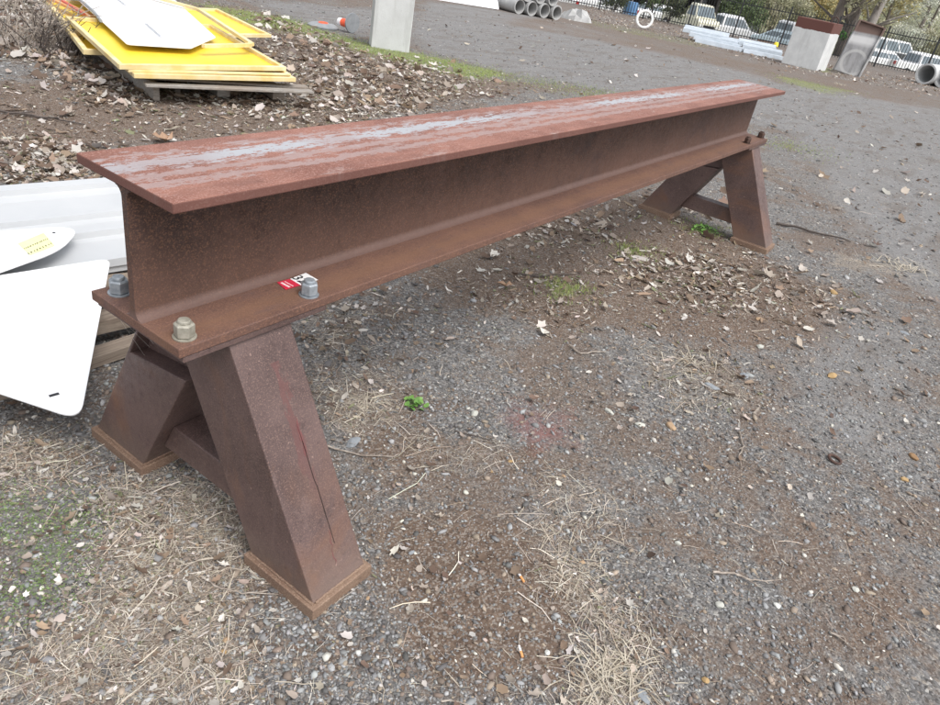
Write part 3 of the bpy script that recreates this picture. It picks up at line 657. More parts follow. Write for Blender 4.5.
# ------------------------------------------------------------------ white sheets on timbers, left
D = Vector((.984, -.18, 0)).normalized(); Nn = Vector((-D.y, D.x, 0))*-1           # along the ribs / towards the camera
P0 = Vector((1.14, 1.985, 0))
def sheet_profile(t_):
    return [(0, 0), (.0, .035), (.075, .035), (.080, .012), (.135, .0), (.385, .0), (.39, .03), (.43, .03), (.436, .008), (.47, 0), (.585, 0), (.59, .03), (.625, .03), (.63, .006), (.66, 0), (.85, 0), (.853, -.03)]
def roof_sheet(z0, dx, dn, label):
    prof = sheet_profile(0); mb = MB(); th = .002
    A = P0+D*(.14+dx)+Nn*dn; Bp = A-D*2.6
    top = [(w_, h_+th) for w_, h_ in prof]; loop = top+[(w_, h_) for w_, h_ in reversed(prof)]
    a_ = [A+Nn*w_+Vector((0, 0, z0+h_)) for w_, h_ in loop]; b_ = [Bp+Nn*w_+Vector((0, 0, z0+h_)) for w_, h_ in loop]
    n = len(loop); mb.add(a_+b_, [(i, (i+1) % n, n+(i+1) % n, n+i) for i in range(n)]+[(i, i+1, n-2-i, n-1-i) for i in range(len(prof)-1)])
    c = (A+Bp)/2
    return tag(O('roofing_sheet', mb, M['white_paint'], origin=(c.x, c.y, z0)), label, 'metal sheet', 'white ribbed sheets stacked on the timbers')
roof_sheet(.235, 0, 0, 'white ribbed metal sheet topmost of the stack behind the near trestle')
roof_sheet(.205, -.06, -.01, 'white ribbed metal sheet directly under the topmost one of the stack')
for k, (pa, pb, w_, h_, z0, lab) in enumerate((
    ((0.347,0.899,0.030), (0.515,0.899,0.030), .07, .05, .025, 'brown weathered timber lying on the ground closest to the near trestle'),
    ((0.322,1.061,0.080), (0.621,1.022,0.080), .09, .06, .075, 'grey brown timber board under the white sheets, second from the camera'),
    ((0.428,1.248,0.140), (0.701,1.141,0.140), .12, .05, .14, 'pale weathered timber board right below the edge of the white ribbed sheets'))):
    a_, b_ = Vector(pa), Vector(pb); d_ = (b_-a_).normalized(); a_ = b_-d_*1.5; b_ = b_+d_*.05; a_.z = b_.z = z0
    tag(O('timber', MB().bar(a_, b_, w_, h_), M['timber2'], origin=((a_.x+b_.x)/2, (a_.y+b_.y)/2, z0-h_/2), bevel=.003), lab, 'timber', 'timbers under the white sheets')
for k, s_ in enumerate((-.9, -.1)):
    q = P0+D*s_+Nn*.43; tag(O('timber', MB().bar(q-Nn*.42+Vector((0, 0, .185)), q+Nn*.38+Vector((0, 0, .185)), .08, .035), M['timber2'], origin=(q.x, q.y, .16), bevel=.003), ('grey timber bearer under the left of the white ribbed sheets', 'grey timber bearer across the right end under the white ribbed sheets')[k], 'timber', 'timbers under the white sheets')
def rounded(poly, r, n=6):
    out = []; m_ = len(poly)
    for i in range(m_):
        p = Vector(poly[i]); a = Vector(poly[i-1])-p; b = Vector(poly[(i+1) % m_])-p
        rr = r[i] if hasattr(r, '__len__') else r
        if rr <= 0: out.append(p); continue
        a.normalize(); b.normalize()
        for k in range(n+1):
            t_ = k/n; out.append(p+a*rr*(1-t_)**2+b*rr*t_**2)
    return out
def plate(poly, th): 
    n = (poly[1]-poly[0]).cross(poly[2]-poly[1]).normalized()
    if n.z < 0: n = -n
    return MB().prism(poly, n*th)
# big tilted panel: its lower end hangs off the stack
pn = [(0.578,1.126,0.285), (0.042,0.403,0.165), (-0.328,1.130,0.165), (-0.056,1.232,0.285)]
pn = [Vector(q) for q in pn]
# make it planar
nrm = (pn[1]-pn[0]).cross(pn[3]-pn[0]).normalized(); pn[2] = pn[2]-nrm*((pn[2]-pn[0]).dot(nrm))
bp = E('sign_panel', (pn[0]+pn[1]+pn[2]+pn[3])/4, 'large blank white panel with rounded corners tilting off the white sheets', 'panel')
O('panel_sheet', plate(rounded(pn, [.05, .07, .05, .05]), .004), M['white_alu'], bp, smooth=False)
hq = Vector((0.039,0.539,0.185)); e1 = (pn[1]-pn[0]).normalized(); e2 = nrm.cross(e1)
if nrm.z < 0: nrm = -nrm
def on_plane(q, P, N_): return q-N_*((q-P).dot(N_))
hq = on_plane(hq, pn[0], nrm)+nrm*.0048
O('slot', MB().box(hq, (.028, .010, .0012), Matrix((e2, e1, nrm)).transposed() @ Matrix.Rotation(.5, 3, 'Z')), M['ink'], bp)
lp = [Vector(q) for q in ((0.645,1.434,0.300), (0.446,1.246,0.300), (-0.192,1.072,0.305), (0.004,1.626,0.305))]
n2_ = (lp[1]-lp[0]).cross(lp[3]-lp[0]).normalized(); n2_ = n2_ if n2_.z > 0 else -n2_
lp[2] = on_plane(lp[2], lp[0], n2_)
lb = E('sign_panel', (lp[0]+lp[1]+lp[2]+lp[3])/4, 'white panel end with a yellow label and a small hole, on the white sheets', 'panel')
O('panel_sheet', plate(rounded(lp, [.14, .09, .02, .02], 8), .004), M['white_alu'], lb)
ql = [Vector(q) for q in ((0.480,1.430,0.300), (0.454,1.297,0.300), (0.341,1.257,0.300), (0.356,1.377,0.300))]
ql = [on_plane(q, lp[0], n2_)+n2_*.0045 for q in ql]
ll = O('label', plate(ql, .0008), M['yellow_label'], lb)
ex = (ql[0]-ql[3]).normalized(); ey = (ql[1]-ql[0]).normalized(); Ll = (ql[0]-ql[3]).length; Lh = (ql[1]-ql[0]).length
Rl = Matrix((ex, ey, n2_)).transposed()
for row, hgt in ((.45, .014), (.80, .011)):
    x_ = .08; mb = MB()
    while x_ < .95:
        w_ = random.uniform(.03, .07); mb.box(ql[3]+ex*Ll*x_+ey*Lh*row+n2_*.0012, (w_*Ll*.8, hgt*(.6 if row < .5 else 1), .0006), Rl); x_ += w_+.03+(0 if row < .5 else .03)
    O('print_line', mb, M['ink'], ll)
hq = on_plane(Vector((0.511,1.413,0.300)), lp[0], n2_)+n2_*.005
O('hole', MB().lathe([(.006, 0), (.006, .0008)], 14, None, hq), M['ink'], lb)

# ------------------------------------------------------------------ yellow framed panels on a pallet
pal = E('pallet', G3((3.150,4.868)), 'grey weathered timber pallet under the pile of yellow framed panels', 'pallet')
def pbar(name, a_, b_, w_, h_, mat, par, bev=.004): return O(name, MB().bar(a_, b_, w_, h_), mat, par, bevel=bev)
F0, F1, B0 = Vector((2.779,4.196,-0.000)), Vector((4.009,3.675,0.100)), Vector((3.433,6.544,0.000))
F0.z = F1.z = B0.z = 0
dl = (B0-F0); dr = (F1-F0)
for s_ in (0, .48, .86):
    q = F0+dr*s_
    if s_ == 0: pbar('bearer', q+Vector((0, 0, .07)), q+dl+Vector((0, 0, .07)), .05, .14, M['timber'], pal)
    else: pbar('bearer', q+dl.normalized()*.25+Vector((0, 0, .055)), q+dl*.8+Vector((0, 0, .055)), .12, .11, M['timber'], pal)
for k in range(8):
    o_ = dl*(-.045+k*.115); jj = random.uniform(-.03, .03)
    pbar('board', F0-dr*.09+o_+Vector((0, 0, .152+.001*k)), F0+dr*(1.02+jj)+o_+dl.normalized()*(.10 if k == 0 else random.uniform(-.02, .02))+Vector((0, 0, .150)), .10, .022, M['timber'], pal)
def framed(FL, FR, BLd, wd, th, lab, infill=True, sheet_mat='yellow_sheet', col_mat='yellow_frame', mid=False, cat='panel', grp='yellow framed panels piled on the pallet', tilt=0):
    FL, FR, BLd = Vector(FL), Vector(FR), Vector(BLd); d1 = (FR-FL).normalized(); BL_ = FL+BLd; BR_ = FR+BLd; c = (FL+BR_)/2
    r_e = E('framed_panel', c, lab, cat, grp); up = d1.cross(BLd.normalized()); up = up if up.z > 0 else -up; hw = wd/2; e_ = BLd.normalized()
    mb = MB(); mb.bar(FL+e_*hw, FR+e_*hw, wd, th, up); mb.bar(BL_-e_*hw, BR_-e_*hw, wd, th, up)
    mb.bar(FL+d1*hw+e_*wd, BL_+d1*hw-e_*wd, wd, th, up); mb.bar(FR-d1*hw+e_*wd, BR_-d1*hw-e_*wd, wd, th, up)
    if mid: mb.bar(FL+d1*wd+BLd*.55, FR-d1*wd+BLd*.55, wd*.8, th*.8, up)
    O('frame', mb, M[col_mat], r_e, bevel=.003)
    if infill:
        z_ = up*(-th*.44); O('infill_sheet', plate([FL+d1*wd*.6+e_*wd*.6+z_, FR-d1*wd*.6+e_*wd*.6+z_, BR_-d1*wd*.6-e_*wd*.6+z_, BL_+d1*wd*.6-e_*wd*.6+z_], .004), M[sheet_mat], r_e)
    return r_e
def vv(a, b): return Vector(b)-Vector(a)
a_, b_ = (2.662,5.069,0.200), (3.650,7.635,0.200)
framed(a_, Vector(a_)+Vector((1.35, -.28, 0)), vv(a_, b_), .045, .045, 'faded yellow framed panel at the bottom left of the pile, mostly buried', mid=True)
a_, b_, c_ = (4.802,5.831,0.200), (5.392,5.866,0.200), (5.864,7.515,0.200)
dd_ = (Vector(b_)-Vector(a_)).normalized(); framed(Vector(b_)-dd_*1.35, b_, vv(b_, c_), .045, .04, 'yellow framed panel sticking out at the far right of the pile')
a_, b_ = (2.541,4.119,0.225), (3.930,3.799,0.225)
framed(a_, b_, vv((2.467,4.193,0.300), (3.099,6.132,0.300)), .04, .038, 'yellow framed panel second from the top, its front edge nearest the camera')
a_, b_ = (2.447,4.162,0.285), (3.948,3.957,0.285)
framed(a_, b_, vv((2.467,4.193,0.300), (3.099,6.132,0.300)), .042, .04, 'bright yellow framed panel at the top, the white sheet lying on it', mid=False)
a_, b_ = (2.516,4.156,0.255), (3.923,3.860,0.255)
framed(a_, b_, vv((2.467,4.193,0.300), (3.114,6.087,0.300)), .035, .02, 'pale yellow open frame pinched between the two upper yellow panels', infill=False)
# open bent frame on top
fp = [Vector(q) for q in ((3.510,4.547,0.360), (4.090,4.597,0.360), (4.797,6.438,0.370), (4.590,7.672,0.370))]
fr = rounded(fp, [0, .10, .18, 0], 5)
mb = MB()
for i in range(len(fr)-1): mb.bar(fr[i]-(fr[i+1]-fr[i])*.04, fr[i+1]+(fr[i+1]-fr[i])*.04, .045, .03)
tag(O('bent_frame', mb, M['yellow_frame'], origin=(fp[1].x, fp[1].y, .34)), 'open bent pale yellow frame with rounded corners on top of the pile', 'frame')
wp = [Vector(q) for q in ((3.985,7.858,0.325), (3.087,5.325,0.325), (2.877,4.746,0.325), (3.395,4.592,0.325), (4.024,5.077,0.325), (5.377,7.922,0.325), (5.349,8.931,0.325))]
ws = E('white_sheet', wp[1], 'large plain white sheet with two grey handles lying across the yellow panels', 'panel')
O('sheet', plate(rounded(wp, [0, .03, .05, .03, .04, .03, 0]), .006), M['white_alu'], ws)
for (p_, q_) in (((3.627,5.640,0.336), (3.390,5.035,0.336)), ((4.184,7.066,0.336), (4.050,6.690,0.336))):
    hd = O('handle', MB().bar(p_, q_, .022, .014), M['chrome'], ws, bevel=.003)
p_, q_ = Vector((3.555,7.105,0.270)), Vector((3.449,6.298,0.270))
tag(O('strip', MB().bar(p_-(q_-p_)*1.0, q_, .09, .03), M['orange_strip'], origin=(p_.x, p_.y, .25), bevel=.004), 'orange brown strip lying between the yellow panels', 'strip')
p_, q_ = Vector((3.595,7.214,0.292)), Vector((3.380,6.319,0.292))
tag(O('strip', MB().bar(p_-(q_-p_)*1.0, q_, .03, .02), M['red_strip'], origin=(p_.x, p_.y, .28), bevel=.003), 'narrow red strip on the orange strip in the yellow pile', 'strip')
p_ = [Vector(q) for q in ((3.728,7.205,0.360), (3.458,6.442,0.375), (3.300,5.984,0.370), (3.173,5.648,0.350))]
tag(O('cable', MB().tube(p_, .014, 8), M['grey_rubber'], origin=tuple(p_[0]), smooth=True), 'grey black cable running along the edge of the white sheet', 'cable')

# bare twigs behind the pile's left corner
def bush(loc, n, h, spread, mat, lab, cat, name='bare_bush'):
    mb = MB(); r = random.Random(int(loc[0]*100)); 
    for k in range(n):
        a = r.uniform(0, 2*PI); q = Vector((loc[0]+r.uniform(-.2, .2)*spread, loc[1]+r.uniform(-.2, .2)*spread, loc[2])); d = Vector((math.cos(a)*r.uniform(.1, .8), math.sin(a)*r.uniform(.1, .8), 1)).normalized()
        pth = [q]; 
        for s_ in range(6): d = (d+Vector((r.uniform(-.3, .3), r.uniform(-.3, .3), r.uniform(-.28, .1)))).normalized(); q = q+d*h/6*r.uniform(.7, 1.3); q.z = max(q.z, loc[2]+.01); pth.append(q)
        mb.tube(pth, [.005*(1-i/7)+.0015 for i in range(7)], 4)
        for s_ in range(3):
            b0 = pth[r.randint(1, 5)]; dd2 = Vector((r.uniform(-1, 1), r.uniform(-1, 1), r.uniform(-.2, .7))).normalized(); mb.tube([b0, b0+dd2*h*.15, b0+dd2*h*.28+Vector((0, 0, -.02))], [.003, .002, .001], 3)
    return tag(O(name, mb, mat, origin=loc), lab, cat)
bush(G3((2.811,6.305)), 46, .62, 1.6, M['twig'], 'tangle of bare grey twigs left of the yellow pile', 'bush')
bush(G3((2.890,6.001)), 30, .42, 1.2, M['twig_dark'], 'dark bare twigs against the left edge of the pallet', 'bush')

# ------------------------------------------------------------------ middle distance: post, bollards, pipes
cp0, cp1 = Vector(G3((7.700,6.355))), Vector(G3((8.126,5.968))); dx_ = (cp1-cp0); wdt = dx_.length; dx_.normalize(); dn = Vector((-dx_.y, dx_.x, 0)); dn = dn if dn.dot(Vector((CYW, SYW, 0))) > 0 else -dn
c = (cp0+cp1)/2+dn*.2; Rb = Matrix((dx_, dn, Vector((0, 0, 1)))).transposed()
tag(O('concrete_pillar', MB().box(c+Vector((0, 0, .60)), (wdt, .4, 1.3), Rb), M['conc_pale'], origin=(c.x, c.y, c.z), bevel=.01, seg=2), 'pale square concrete pillar standing in the grass strip behind the beam', 'pillar')
q = G3((8.256,7.954)); t0 = E('bollard_base', q, 'flat round grey rubber base with a red centre hole, on the gravel', 'base')
O('rubber_disc', MB().lathe([(.25, 0), (.25, .02), (.20, .05), (.09, .06)], 32, None, q), M['grey_rubber'], t0, smooth=True)
O('socket', MB().lathe([(.085, .061), (.07, .075), (.05, .062)], 24, None, q), M['orange_plastic'], t0, smooth=True)
q = Vector(G3((8.476,7.505))); ax = (Vector(G3((8.496,7.919)))-q); ax.normalize(); Rq = ax.to_track_quat('Z', 'Y').to_matrix(); q0 = q+Vector((0, 0, .15))
t1 = E('traffic_bollard', tuple(q), 'fallen orange traffic bollard with white band and upright grey base', 'bollard')
O('base', MB().lathe([(.15, 0), (.155, .02), (.13, .04), (.07, .05)], 32, Rq, q0), M['grey_rubber'], t1, smooth=True)
bd = O('post', MB().lathe([(.068, .051), (.065, .2), (.062, .24)], 20, Matrix.Rotation(0, 3, 'Z') @ Rq, q0+Vector((0, 0, -.03))), M['orange_plastic'], t1, smooth=True)
O('white_band', MB().lathe([(.061, .241), (.058, .32), (.04, .335)], 20, Rq, q0+Vector((0, 0, -.03))), M['white_plastic'], t1, smooth=True)
def pipe(c, r, ln, az, lab, grp, mat='conc_grey', th=.13, name='concrete_pipe'):
    R_ = Vector((math.cos(az), math.sin(az), 0)).to_track_quat('Z', 'Y').to_matrix(); ri = r*(1-th*1.3)
    return tag(O(name, MB().lathe([(r, 0), (r*1.0, ln), (ri, ln), (ri, 0)], 28, R_, Vector(c), closed=True), M[mat], origin=(c[0], c[1], c[2]-r), smooth=True), lab, 'pipe', grp)
# stack seen end-on near the top centre
pb = Vector(G3((22.052,13.112))); sd_ = (Vector(G3((23.699,12.103)))-pb).normalized(); sd_ *= .50
labs = ['end ring of the leftmost bottom concrete pipe in the far stack', 'second concrete pipe from the left in the bottom row of the far stack', 'third concrete pipe from the left in the bottom row of the far stack', 'rightmost concrete pipe of the bottom row in the far stack']
azp = math.atan2(CYW*-1*-1, 1)*0+YAW+.75
for k in range(4):
    q = pb+sd_*(k+.5); pipe((q.x, q.y, q.z+.24), .24, 2.4, azp, labs[k], 'concrete pipes in the far stack')
for k in range(3):
    q = pb+sd_*(k+1); pipe((q.x, q.y, q.z+.24+.42), .24, 2.4, azp, ['left', 'middle', 'right'][k]+' concrete pipe in the upper row of the far stack', 'concrete pipes in the far stack')
q = G3((20.436,14.389)); tag(O('plastic_sheet', MB().prism([(q[0]-1.3, q[1]+.9, q[2]), (q[0]+1.4, q[1]-.9, q[2]), (q[0]+1.7, q[1]-.5, q[2]), (q[0]-.6, q[1]+1.3, q[2])], (.1, .2, .28)), M['white_plastic'], origin=q, bevel=.05, seg=2), 'white wrapped bundle lying on the gravel left of the far pipe stack', 'bundle')
q = Vector(G3((26.358,12.923))); tag(O('rubble_pile', MB().lathe([(.7, -.1), (.6, .12), (.35, .3), (.1, .36)], 14, None, q), M['conc_grey'], origin=tuple(q), disp=.25), 'heap of pale grey rubble beside the far pipe stack', 'rubble')
# two pipes at the right edge
q = Vector(G3((37.430,1.445))); pipe((q.x, q.y, q.z+.42), .42, 2.6, -.28, 'grey concrete pipe lying nearest the fence corner, open end facing left', 'concrete pipes at the right edge', 'conc_pale')
q = Vector(G3((37.587,0.699))); pipe((q.x, q.y, q.z+.42), .42, 2.6, -.28, 'grey concrete pipe cut off by the right edge of the photo', 'concrete pipes at the right edge', 'conc_pale')
# white ring (painted tyre) near fence
q = Vector(G3((30.992,12.061))); ax = Vector((-CYW, -SYW, .25)).normalized(); R_ = ax.to_track_quat('Z', 'Y').to_matrix()
tag(O('ring', MB().lathe([(.33+.055*math.cos(a*PI/5), .055*math.sin(a*PI/5)) for a in range(10)], 32, R_, q+Vector((0, 0, .39)), closed=True), M['whitewall'], origin=tuple(q), smooth=True), 'white painted ring standing against the shrub at the fence', 'ring')
# capped concrete block
b0, b1 = Vector(G3((28.884,5.461))), Vector(G3((32.827,4.760)));
dxx = (b1-b0); dxx.z = 0; dxx.normalize(); 
vx = Vector((SYW, -CYW, 0)); ang = math.atan2(vx.y, vx.x)-.60; ex_ = Vector((math.cos(ang), math.sin(ang), 0)); ey_ = Vector((-ex_.y, ex_.x, 0)); ey_ = ey_ if ey_.dot(Vector((CYW, SYW, 0))) > 0 else -ey_
Rb = Matrix((ex_, ey_, Vector((0, 0, 1)))).transposed(); c = b0+ex_*.65+ey_*.6; c.z = b0.z
cb = O('concrete_block', MB().box(c+Vector((0, 0, .80)), (1.3, 1.2, 1.6), Rb), M['conc_cap'], origin=tuple(c), bevel=.02, seg=2); tag(cb, 'big pale concrete block with a rust brown cap in front of the fence', 'concrete block')
tg_ = c+ex_*.45-ey_*.3+Vector((0, 0, 1.6)); O('lifting_loop', MB().tube([tg_, tg_+Vector((0, 0, .16)), tg_+ex_*.12+Vector((0, 0, .2)), tg_+ex_*.22+Vector((0, 0, .12)), tg_+ex_*.22], .022, 8), M['rustbolt'], cb, smooth=True)
ang += .35; ex_ = Vector((math.cos(ang), math.sin(ang), 0)); ey_ = Vector((-ex_.y, ex_.x, 0)); ey_ = ey_ if ey_.dot(Vector((CYW, SYW, 0))) > 0 else -ey_
s0 = Vector(G3((30.800,3.944))); c = s0+ex_*.50+ey_*.25; ct = c.copy()
# leaning slab with raised rims
Rs = Matrix((ex_, ey_, Vector((0, 0, 1)))).transposed() @ Matrix.Rotation(math.radians(7), 3, 'Y') @ Matrix.Rotation(math.radians(-9), 3, 'X')
mb = MB(); 
def sbx(cc, dd3): mb.box(c+Rs @ Vector(cc), dd3, Rs)
sbx((0, .05, .92), (.86, .12, 1.80)); sbx((-.465, 0, .92), (.07, .24, 1.84)); sbx((.465, 0, .92), (.07, .24, 1.84)); sbx((0, 0, 1.83), (.858, .22, .05))
tag(O('concrete_slab', mb, M['slab'], origin=tuple(c), bevel=.01), 'narrow stained concrete slab with raised rims leaning beside the capped block', 'concrete slab')
# galvanised sections piled along the fence
def channel(a_, b_, w_, h_, lab, z0=0, roll=0):
    a_, b_ = Vector(a_), Vector(b_); d = (b_-a_); d.z = 0; ln = d.length; d.normalize(); s = Vector((-d.y, d.x, 0))
    prof = [(-.5, 0), (-.42, 1), (-.2, 1), (-.1, .25), (.1, .25), (.2, 1), (.42, 1), (.5, 0)]; lp_ = [(x*w_, z*h_+.012) for x, z in prof]+[(x*w_, z*h_) for x, z in reversed(prof)]
    cr, sr = math.cos(roll), math.sin(roll); lp_ = [(x*cr-z*sr, x*sr+z*cr+abs(w_*.5*sr)) for x, z in lp_]
    A = [a_+s*x+Vector((0, 0, z+z0)) for x, z in lp_]; Bq = [b_+s*x+Vector((0, 0, z+z0)) for x, z in lp_]; n = len(lp_)
    m2 = MB().add(A+Bq, [(i, (i+1) % n, n+(i+1) % n, n+i) for i in range(n)]+[(i, i+1, n-2-i, n-1-i) for i in range(7)]+[(n+i, n+n-1-i, n+n-2-i, n+i+1) for i in range(7)])
    return tag(O('steel_channel', m2, M['galv'], origin=tuple((a_+b_)/2+Vector((0, 0, z0)))), lab, 'steel section', 'galvanised sections piled before the fence')
e0, e1_, e2_ = Vector(G3((30.256,9.302))), Vector(G3((30.493,7.431))), Vector(G3((31.096,5.654)))
bk = Vector((CYW, SYW, 0))
channel(e0, e1_, .5, .14, 'silver corrugated section lowest in front of the left pile', 0)
channel(e0+bk*.45, e1_+bk*.45, .5, .14, 'silver corrugated section in the middle of the left pile', .06)
channel(e0+bk*.9-Vector((.1, -.1, 0)), e1_+bk*.9, .6, .13, 'silver corrugated section at the back of the left pile', .13, .18)
channel(e0+bk*1.3-Vector((.3, -.3, 0)), e1_+bk*1.3-(e1_-e0)*.2, .6, .13, 'silver corrugated section topmost on the left pile', .22, .25)
channel(e1_+(e2_-e1_)*.02, e2_, .4, .12, 'pale silver section lying flat before the right pile', 0)
channel(e1_+bk*.6+(e2_-e1_)*.05, e2_+bk*.6-(e2_-e1_)*.12, .5, .15, 'silver corrugated section behind in the right pile', .08, .15)
channel(e1_+bk*1.1, e2_+bk*1.1-(e2_-e1_)*.2, .5, .12, 'dull silver section against the fence in the right pile', .2, .2)
q = Vector(G3((34.472,7.074)))+bk*.5; tag(O('yellow_cap', MB().lathe([(.11, .30), (.10, .42), (.07, .47), (.03, .48)], 14, None, q), M['yellow_plastic'], origin=(q.x, q.y, q.z+.42), smooth=True), 'small bright yellow cap on the right silver pile', 'cap')
# leaf mound litter strip is ground cover; low shrubs by the fence come later

# ------------------------------------------------------------------ palisade fence
FA, FB = Vector(((45.908,4.284)) + (0,)), Vector(((46.207,9.630)) + (0,))
FA = Vector((45.6, 4.3, 0)); 
fdir = (Vector((43.2, 11.35, 0))-Vector((45.9, 4.3, 0))).normalized()
f0 = Vector((45.75, 4.6, 0)); span = 2.55
fence = E('steel_fence', G3((f0.x, f0.y)), 'long black steel picket fence with pointed bars between the yard and the parked cars', 'fence')
FH = 1.95
for k in range(-5, 12):
    a_ = f0+fdir*span*k; b_ = f0+fdir*span*(k+1); za_, zb_ = float(gz(a_.x, a_.y)), float(gz(b_.x, b_.y))
    O('post', MB().box((a_.x, a_.y, za_+FH/2+.02), (.08, .08, FH+.16), Matrix.Rotation(math.atan2(fdir.y, fdir.x), 3, 'Z')), M['black_steel'], fence)
    mb = MB()
    for hz in (.18, FH-.22): mb.bar(a_+fdir*.04+Vector((0, 0, za_+hz)), b_-fdir*.04+Vector((0, 0, zb_+hz)), .04, .045)
    n = 17; sdv = Vector((-fdir.y, fdir.x, 0))*.04
    for i in range(1, n):
        q = a_+(b_-a_)*i/n+sdv; z0 = za_+(zb_-za_)*i/n
        mb.box((q.x, q.y, z0+FH/2+.03), (.027, .027, FH-.06)); mb.loft([[(q.x-.0135, q.y-.0135, z0+FH), (q.x+.0135, q.y-.0135, z0+FH), (q.x+.0135, q.y+.0135, z0+FH), (q.x-.0135, q.y+.0135, z0+FH)], [(q.x-.001, q.y-.001, z0+FH+.06), (q.x+.001, q.y-.001, z0+FH+.06), (q.x+.001, q.y+.001, z0+FH+.06), (q.x-.001, q.y+.001, z0+FH+.06)]])
    O('picket_panel', mb, M['black_steel'], fence)

# ------------------------------------------------------------------ vehicles
def car(name, loc, az, kind, paint, lab, cat, low=None, ln=4.6, roofmat=None):
    """local x forward; body lofted from side profile, greenhouse tapered"""
    t = E(name, (loc[0], loc[1], float(gz(*loc))+.0), lab, cat, 'vehicles parked beyond the fence', world=False); W2 = .87
    sc = ln/4.6
    if kind == 'ute':
        prof = [(-2.5, .45), (-2.5, 1.02), (-.75, 1.04), (.9, 1.02), (1.2, 1.0), (2.15, .92), (2.3, .75), (2.32, .42), (1.9, .32), (-2.2, .35)]
        gh = [(-.85, 1.03), (-.75, 1.62), (-.4, 1.72), (.55, 1.72), (1.25, 1.0)]; wins = [((-.72, .15),), ((.02, .15),)]
        wx = (-1.55, 1.5); wr = .36
    elif kind == 'van':
        prof = [(-2.3, .45), (-2.3, 1.05), (1.5, 1.05), (2.1, .95), (2.3, .7), (2.3, .4), (1.9, .3), (-2.1, .32)]
        gh = [(-2.28, 1.04), (-2.2, 1.85), (-1.9, 1.95), (1.1, 1.9), (1.85, 1.02)]; wx = (-1.45, 1.45); wr = .33
    elif kind == 'truck':
        prof = [(-2.6, .6), (-2.6, 1.1), (.6, 1.1), (.6, 1.25), (2.1, 1.2), (2.25, 1.0), (2.25, .5), (1.9, .45), (-2.4, .5)]
        gh = [(.5, 1.24), (.55, 1.95), (.7, 2.02), (1.3, 2.0), (1.75, 1.22)]; wx = (-1.5, 1.45); wr = .40
    else:
        prof = [(-2.2, .42), (-2.25, .82), (-2.1, .93), (-1.2, .95), (1.0, .93), (2.05, .78), (2.22, .6), (2.2, .35), (1.9, .27), (-2.0, .28)]
        gh = [(-1.75, .94), (-1.15, 1.36), (-.8, 1.42), (.3, 1.42), (1.1, .93)] if kind == 'sedan' else [(-2.12, .94), (-1.95, 1.40), (-1.6, 1.46), (.3, 1.44), (1.1, .93)]
        wx = (-1.35, 1.38); wr = .31
    prof = [(x*sc, z) for x, z in prof]; gh = [(x*sc, z) for x, z in gh]; wx = [x*sc for x in wx]
    rings = []
    for yy, k in ((-W2, .93), (-W2*.96, 1), (W2*.96, 1), (W2, .93)):
        rings.append([(x*(k if abs(x) > 2 else 1), yy if k == 1 else yy, .65+(z-.65)*k) for x, z in prof])
    O('body', MB().loft(rings), M[paint], t, bevel=.03, seg=2)
    zb0, zt0 = gh[0][1], max(z for _, z in gh)
    gr_ = []
    for s_ in (-1, 1):
        gr_.append([(x, s_*(W2*.95-.20*(z-zb0)/(zt0-zb0)), z) for x, z in gh])
    O('cabin', MB().loft(gr_), M[roofmat or paint], t, bevel=.03, seg=2)
    # side windows: quads proud of the cabin sides, split by pillars
    def side(x, z, s_): return (x, s_*(W2*.95-.20*(z-zb0)/(zt0-zb0)+.006), z)
    z1, z2 = zb0+.07, zt0-.16
    def xat(edge, z):
        (xa, za1), (xb, zb1) = edge; return xa+(xb-xa)*(z-za1)/(zb1-za1)
    xr1, xr2 = gh[0][0]+.12, gh[1][0]+.1+ (.1 if kind == 'sedan' else 0); xf1, xf2 = xat((gh[-1], gh[-2]), z1)-.08, xat((gh[-1], gh[-2]), z2)-.08
    if kind == 'sedan': xr1 = xat((gh[0], gh[1]), z1)+.15; xr2 = xat((gh[0], gh[1]), z2)+.12
    segs = 1 if kind == 'truck' else (3 if kind in ('wagon', 'van') else 2)
    for s_ in (-1, 1):
        for k in range(segs):
            f0_, f1_ = k/segs+.015, (k+1)/segs-.015
            q = [side(xr1+(xf1-xr1)*f0_, z1, s_), side(xr1+(xf1-xr1)*f1_, z1, s_), side(xr2+(xf2-xr2)*f1_, z2, s_), side(xr2+(xf2-xr2)*f0_, z2, s_)]
            O('side_window', MB().prism(q, (0, s_*.004, 0)), M['glass'], t)
    def endglass(e0, e1, nm, off):
        q = []
        for (zz, yk) in ((.12, .82), (.88, .74)):
            x = e0[0]+(e1[0]-e0[0])*zz; z = e0[1]+(e1[1]-e0[1])*zz; q.append((x+off, yk*W2, z))
        pts_ = [(q[0][0], -q[0][1], q[0][2]), q[0], q[1], (q[1][0], -q[1][1], q[1][2])]
        O(nm, MB().prism(pts_, (.006 if off > 0 else -.006, 0, .004)), M['glass'], t)
    endglass(gh[-1], gh[-2], 'windscreen', .006); endglass(gh[0], gh[1], 'rear_window', -.006)
    for x in wx:
        for s_ in (-1, 1):
            Rw = Matrix.Rotation(PI/2, 3, 'X'); 
            wo = O('wheel', MB().lathe([(wr*.95, -.10), (wr, -.07), (wr, .07), (wr*.95, .10)], 20, Rw, (x, s_*(W2-.08), wr)), M['tyre'], t, smooth=True)
            O('rim', MB().lathe([(wr*.6, -.012), (wr*.6, .006), (wr*.25, .012)], 14, Matrix.Rotation(-s_*PI/2, 3, 'X'), (x, s_*(W2+.022), wr)), M['chrome'], wo, smooth=True)
    xfr = max(x for x, z in prof); xre = min(x for x, z in prof); zl = .68 if kind not in ('truck', 'ute') else .82
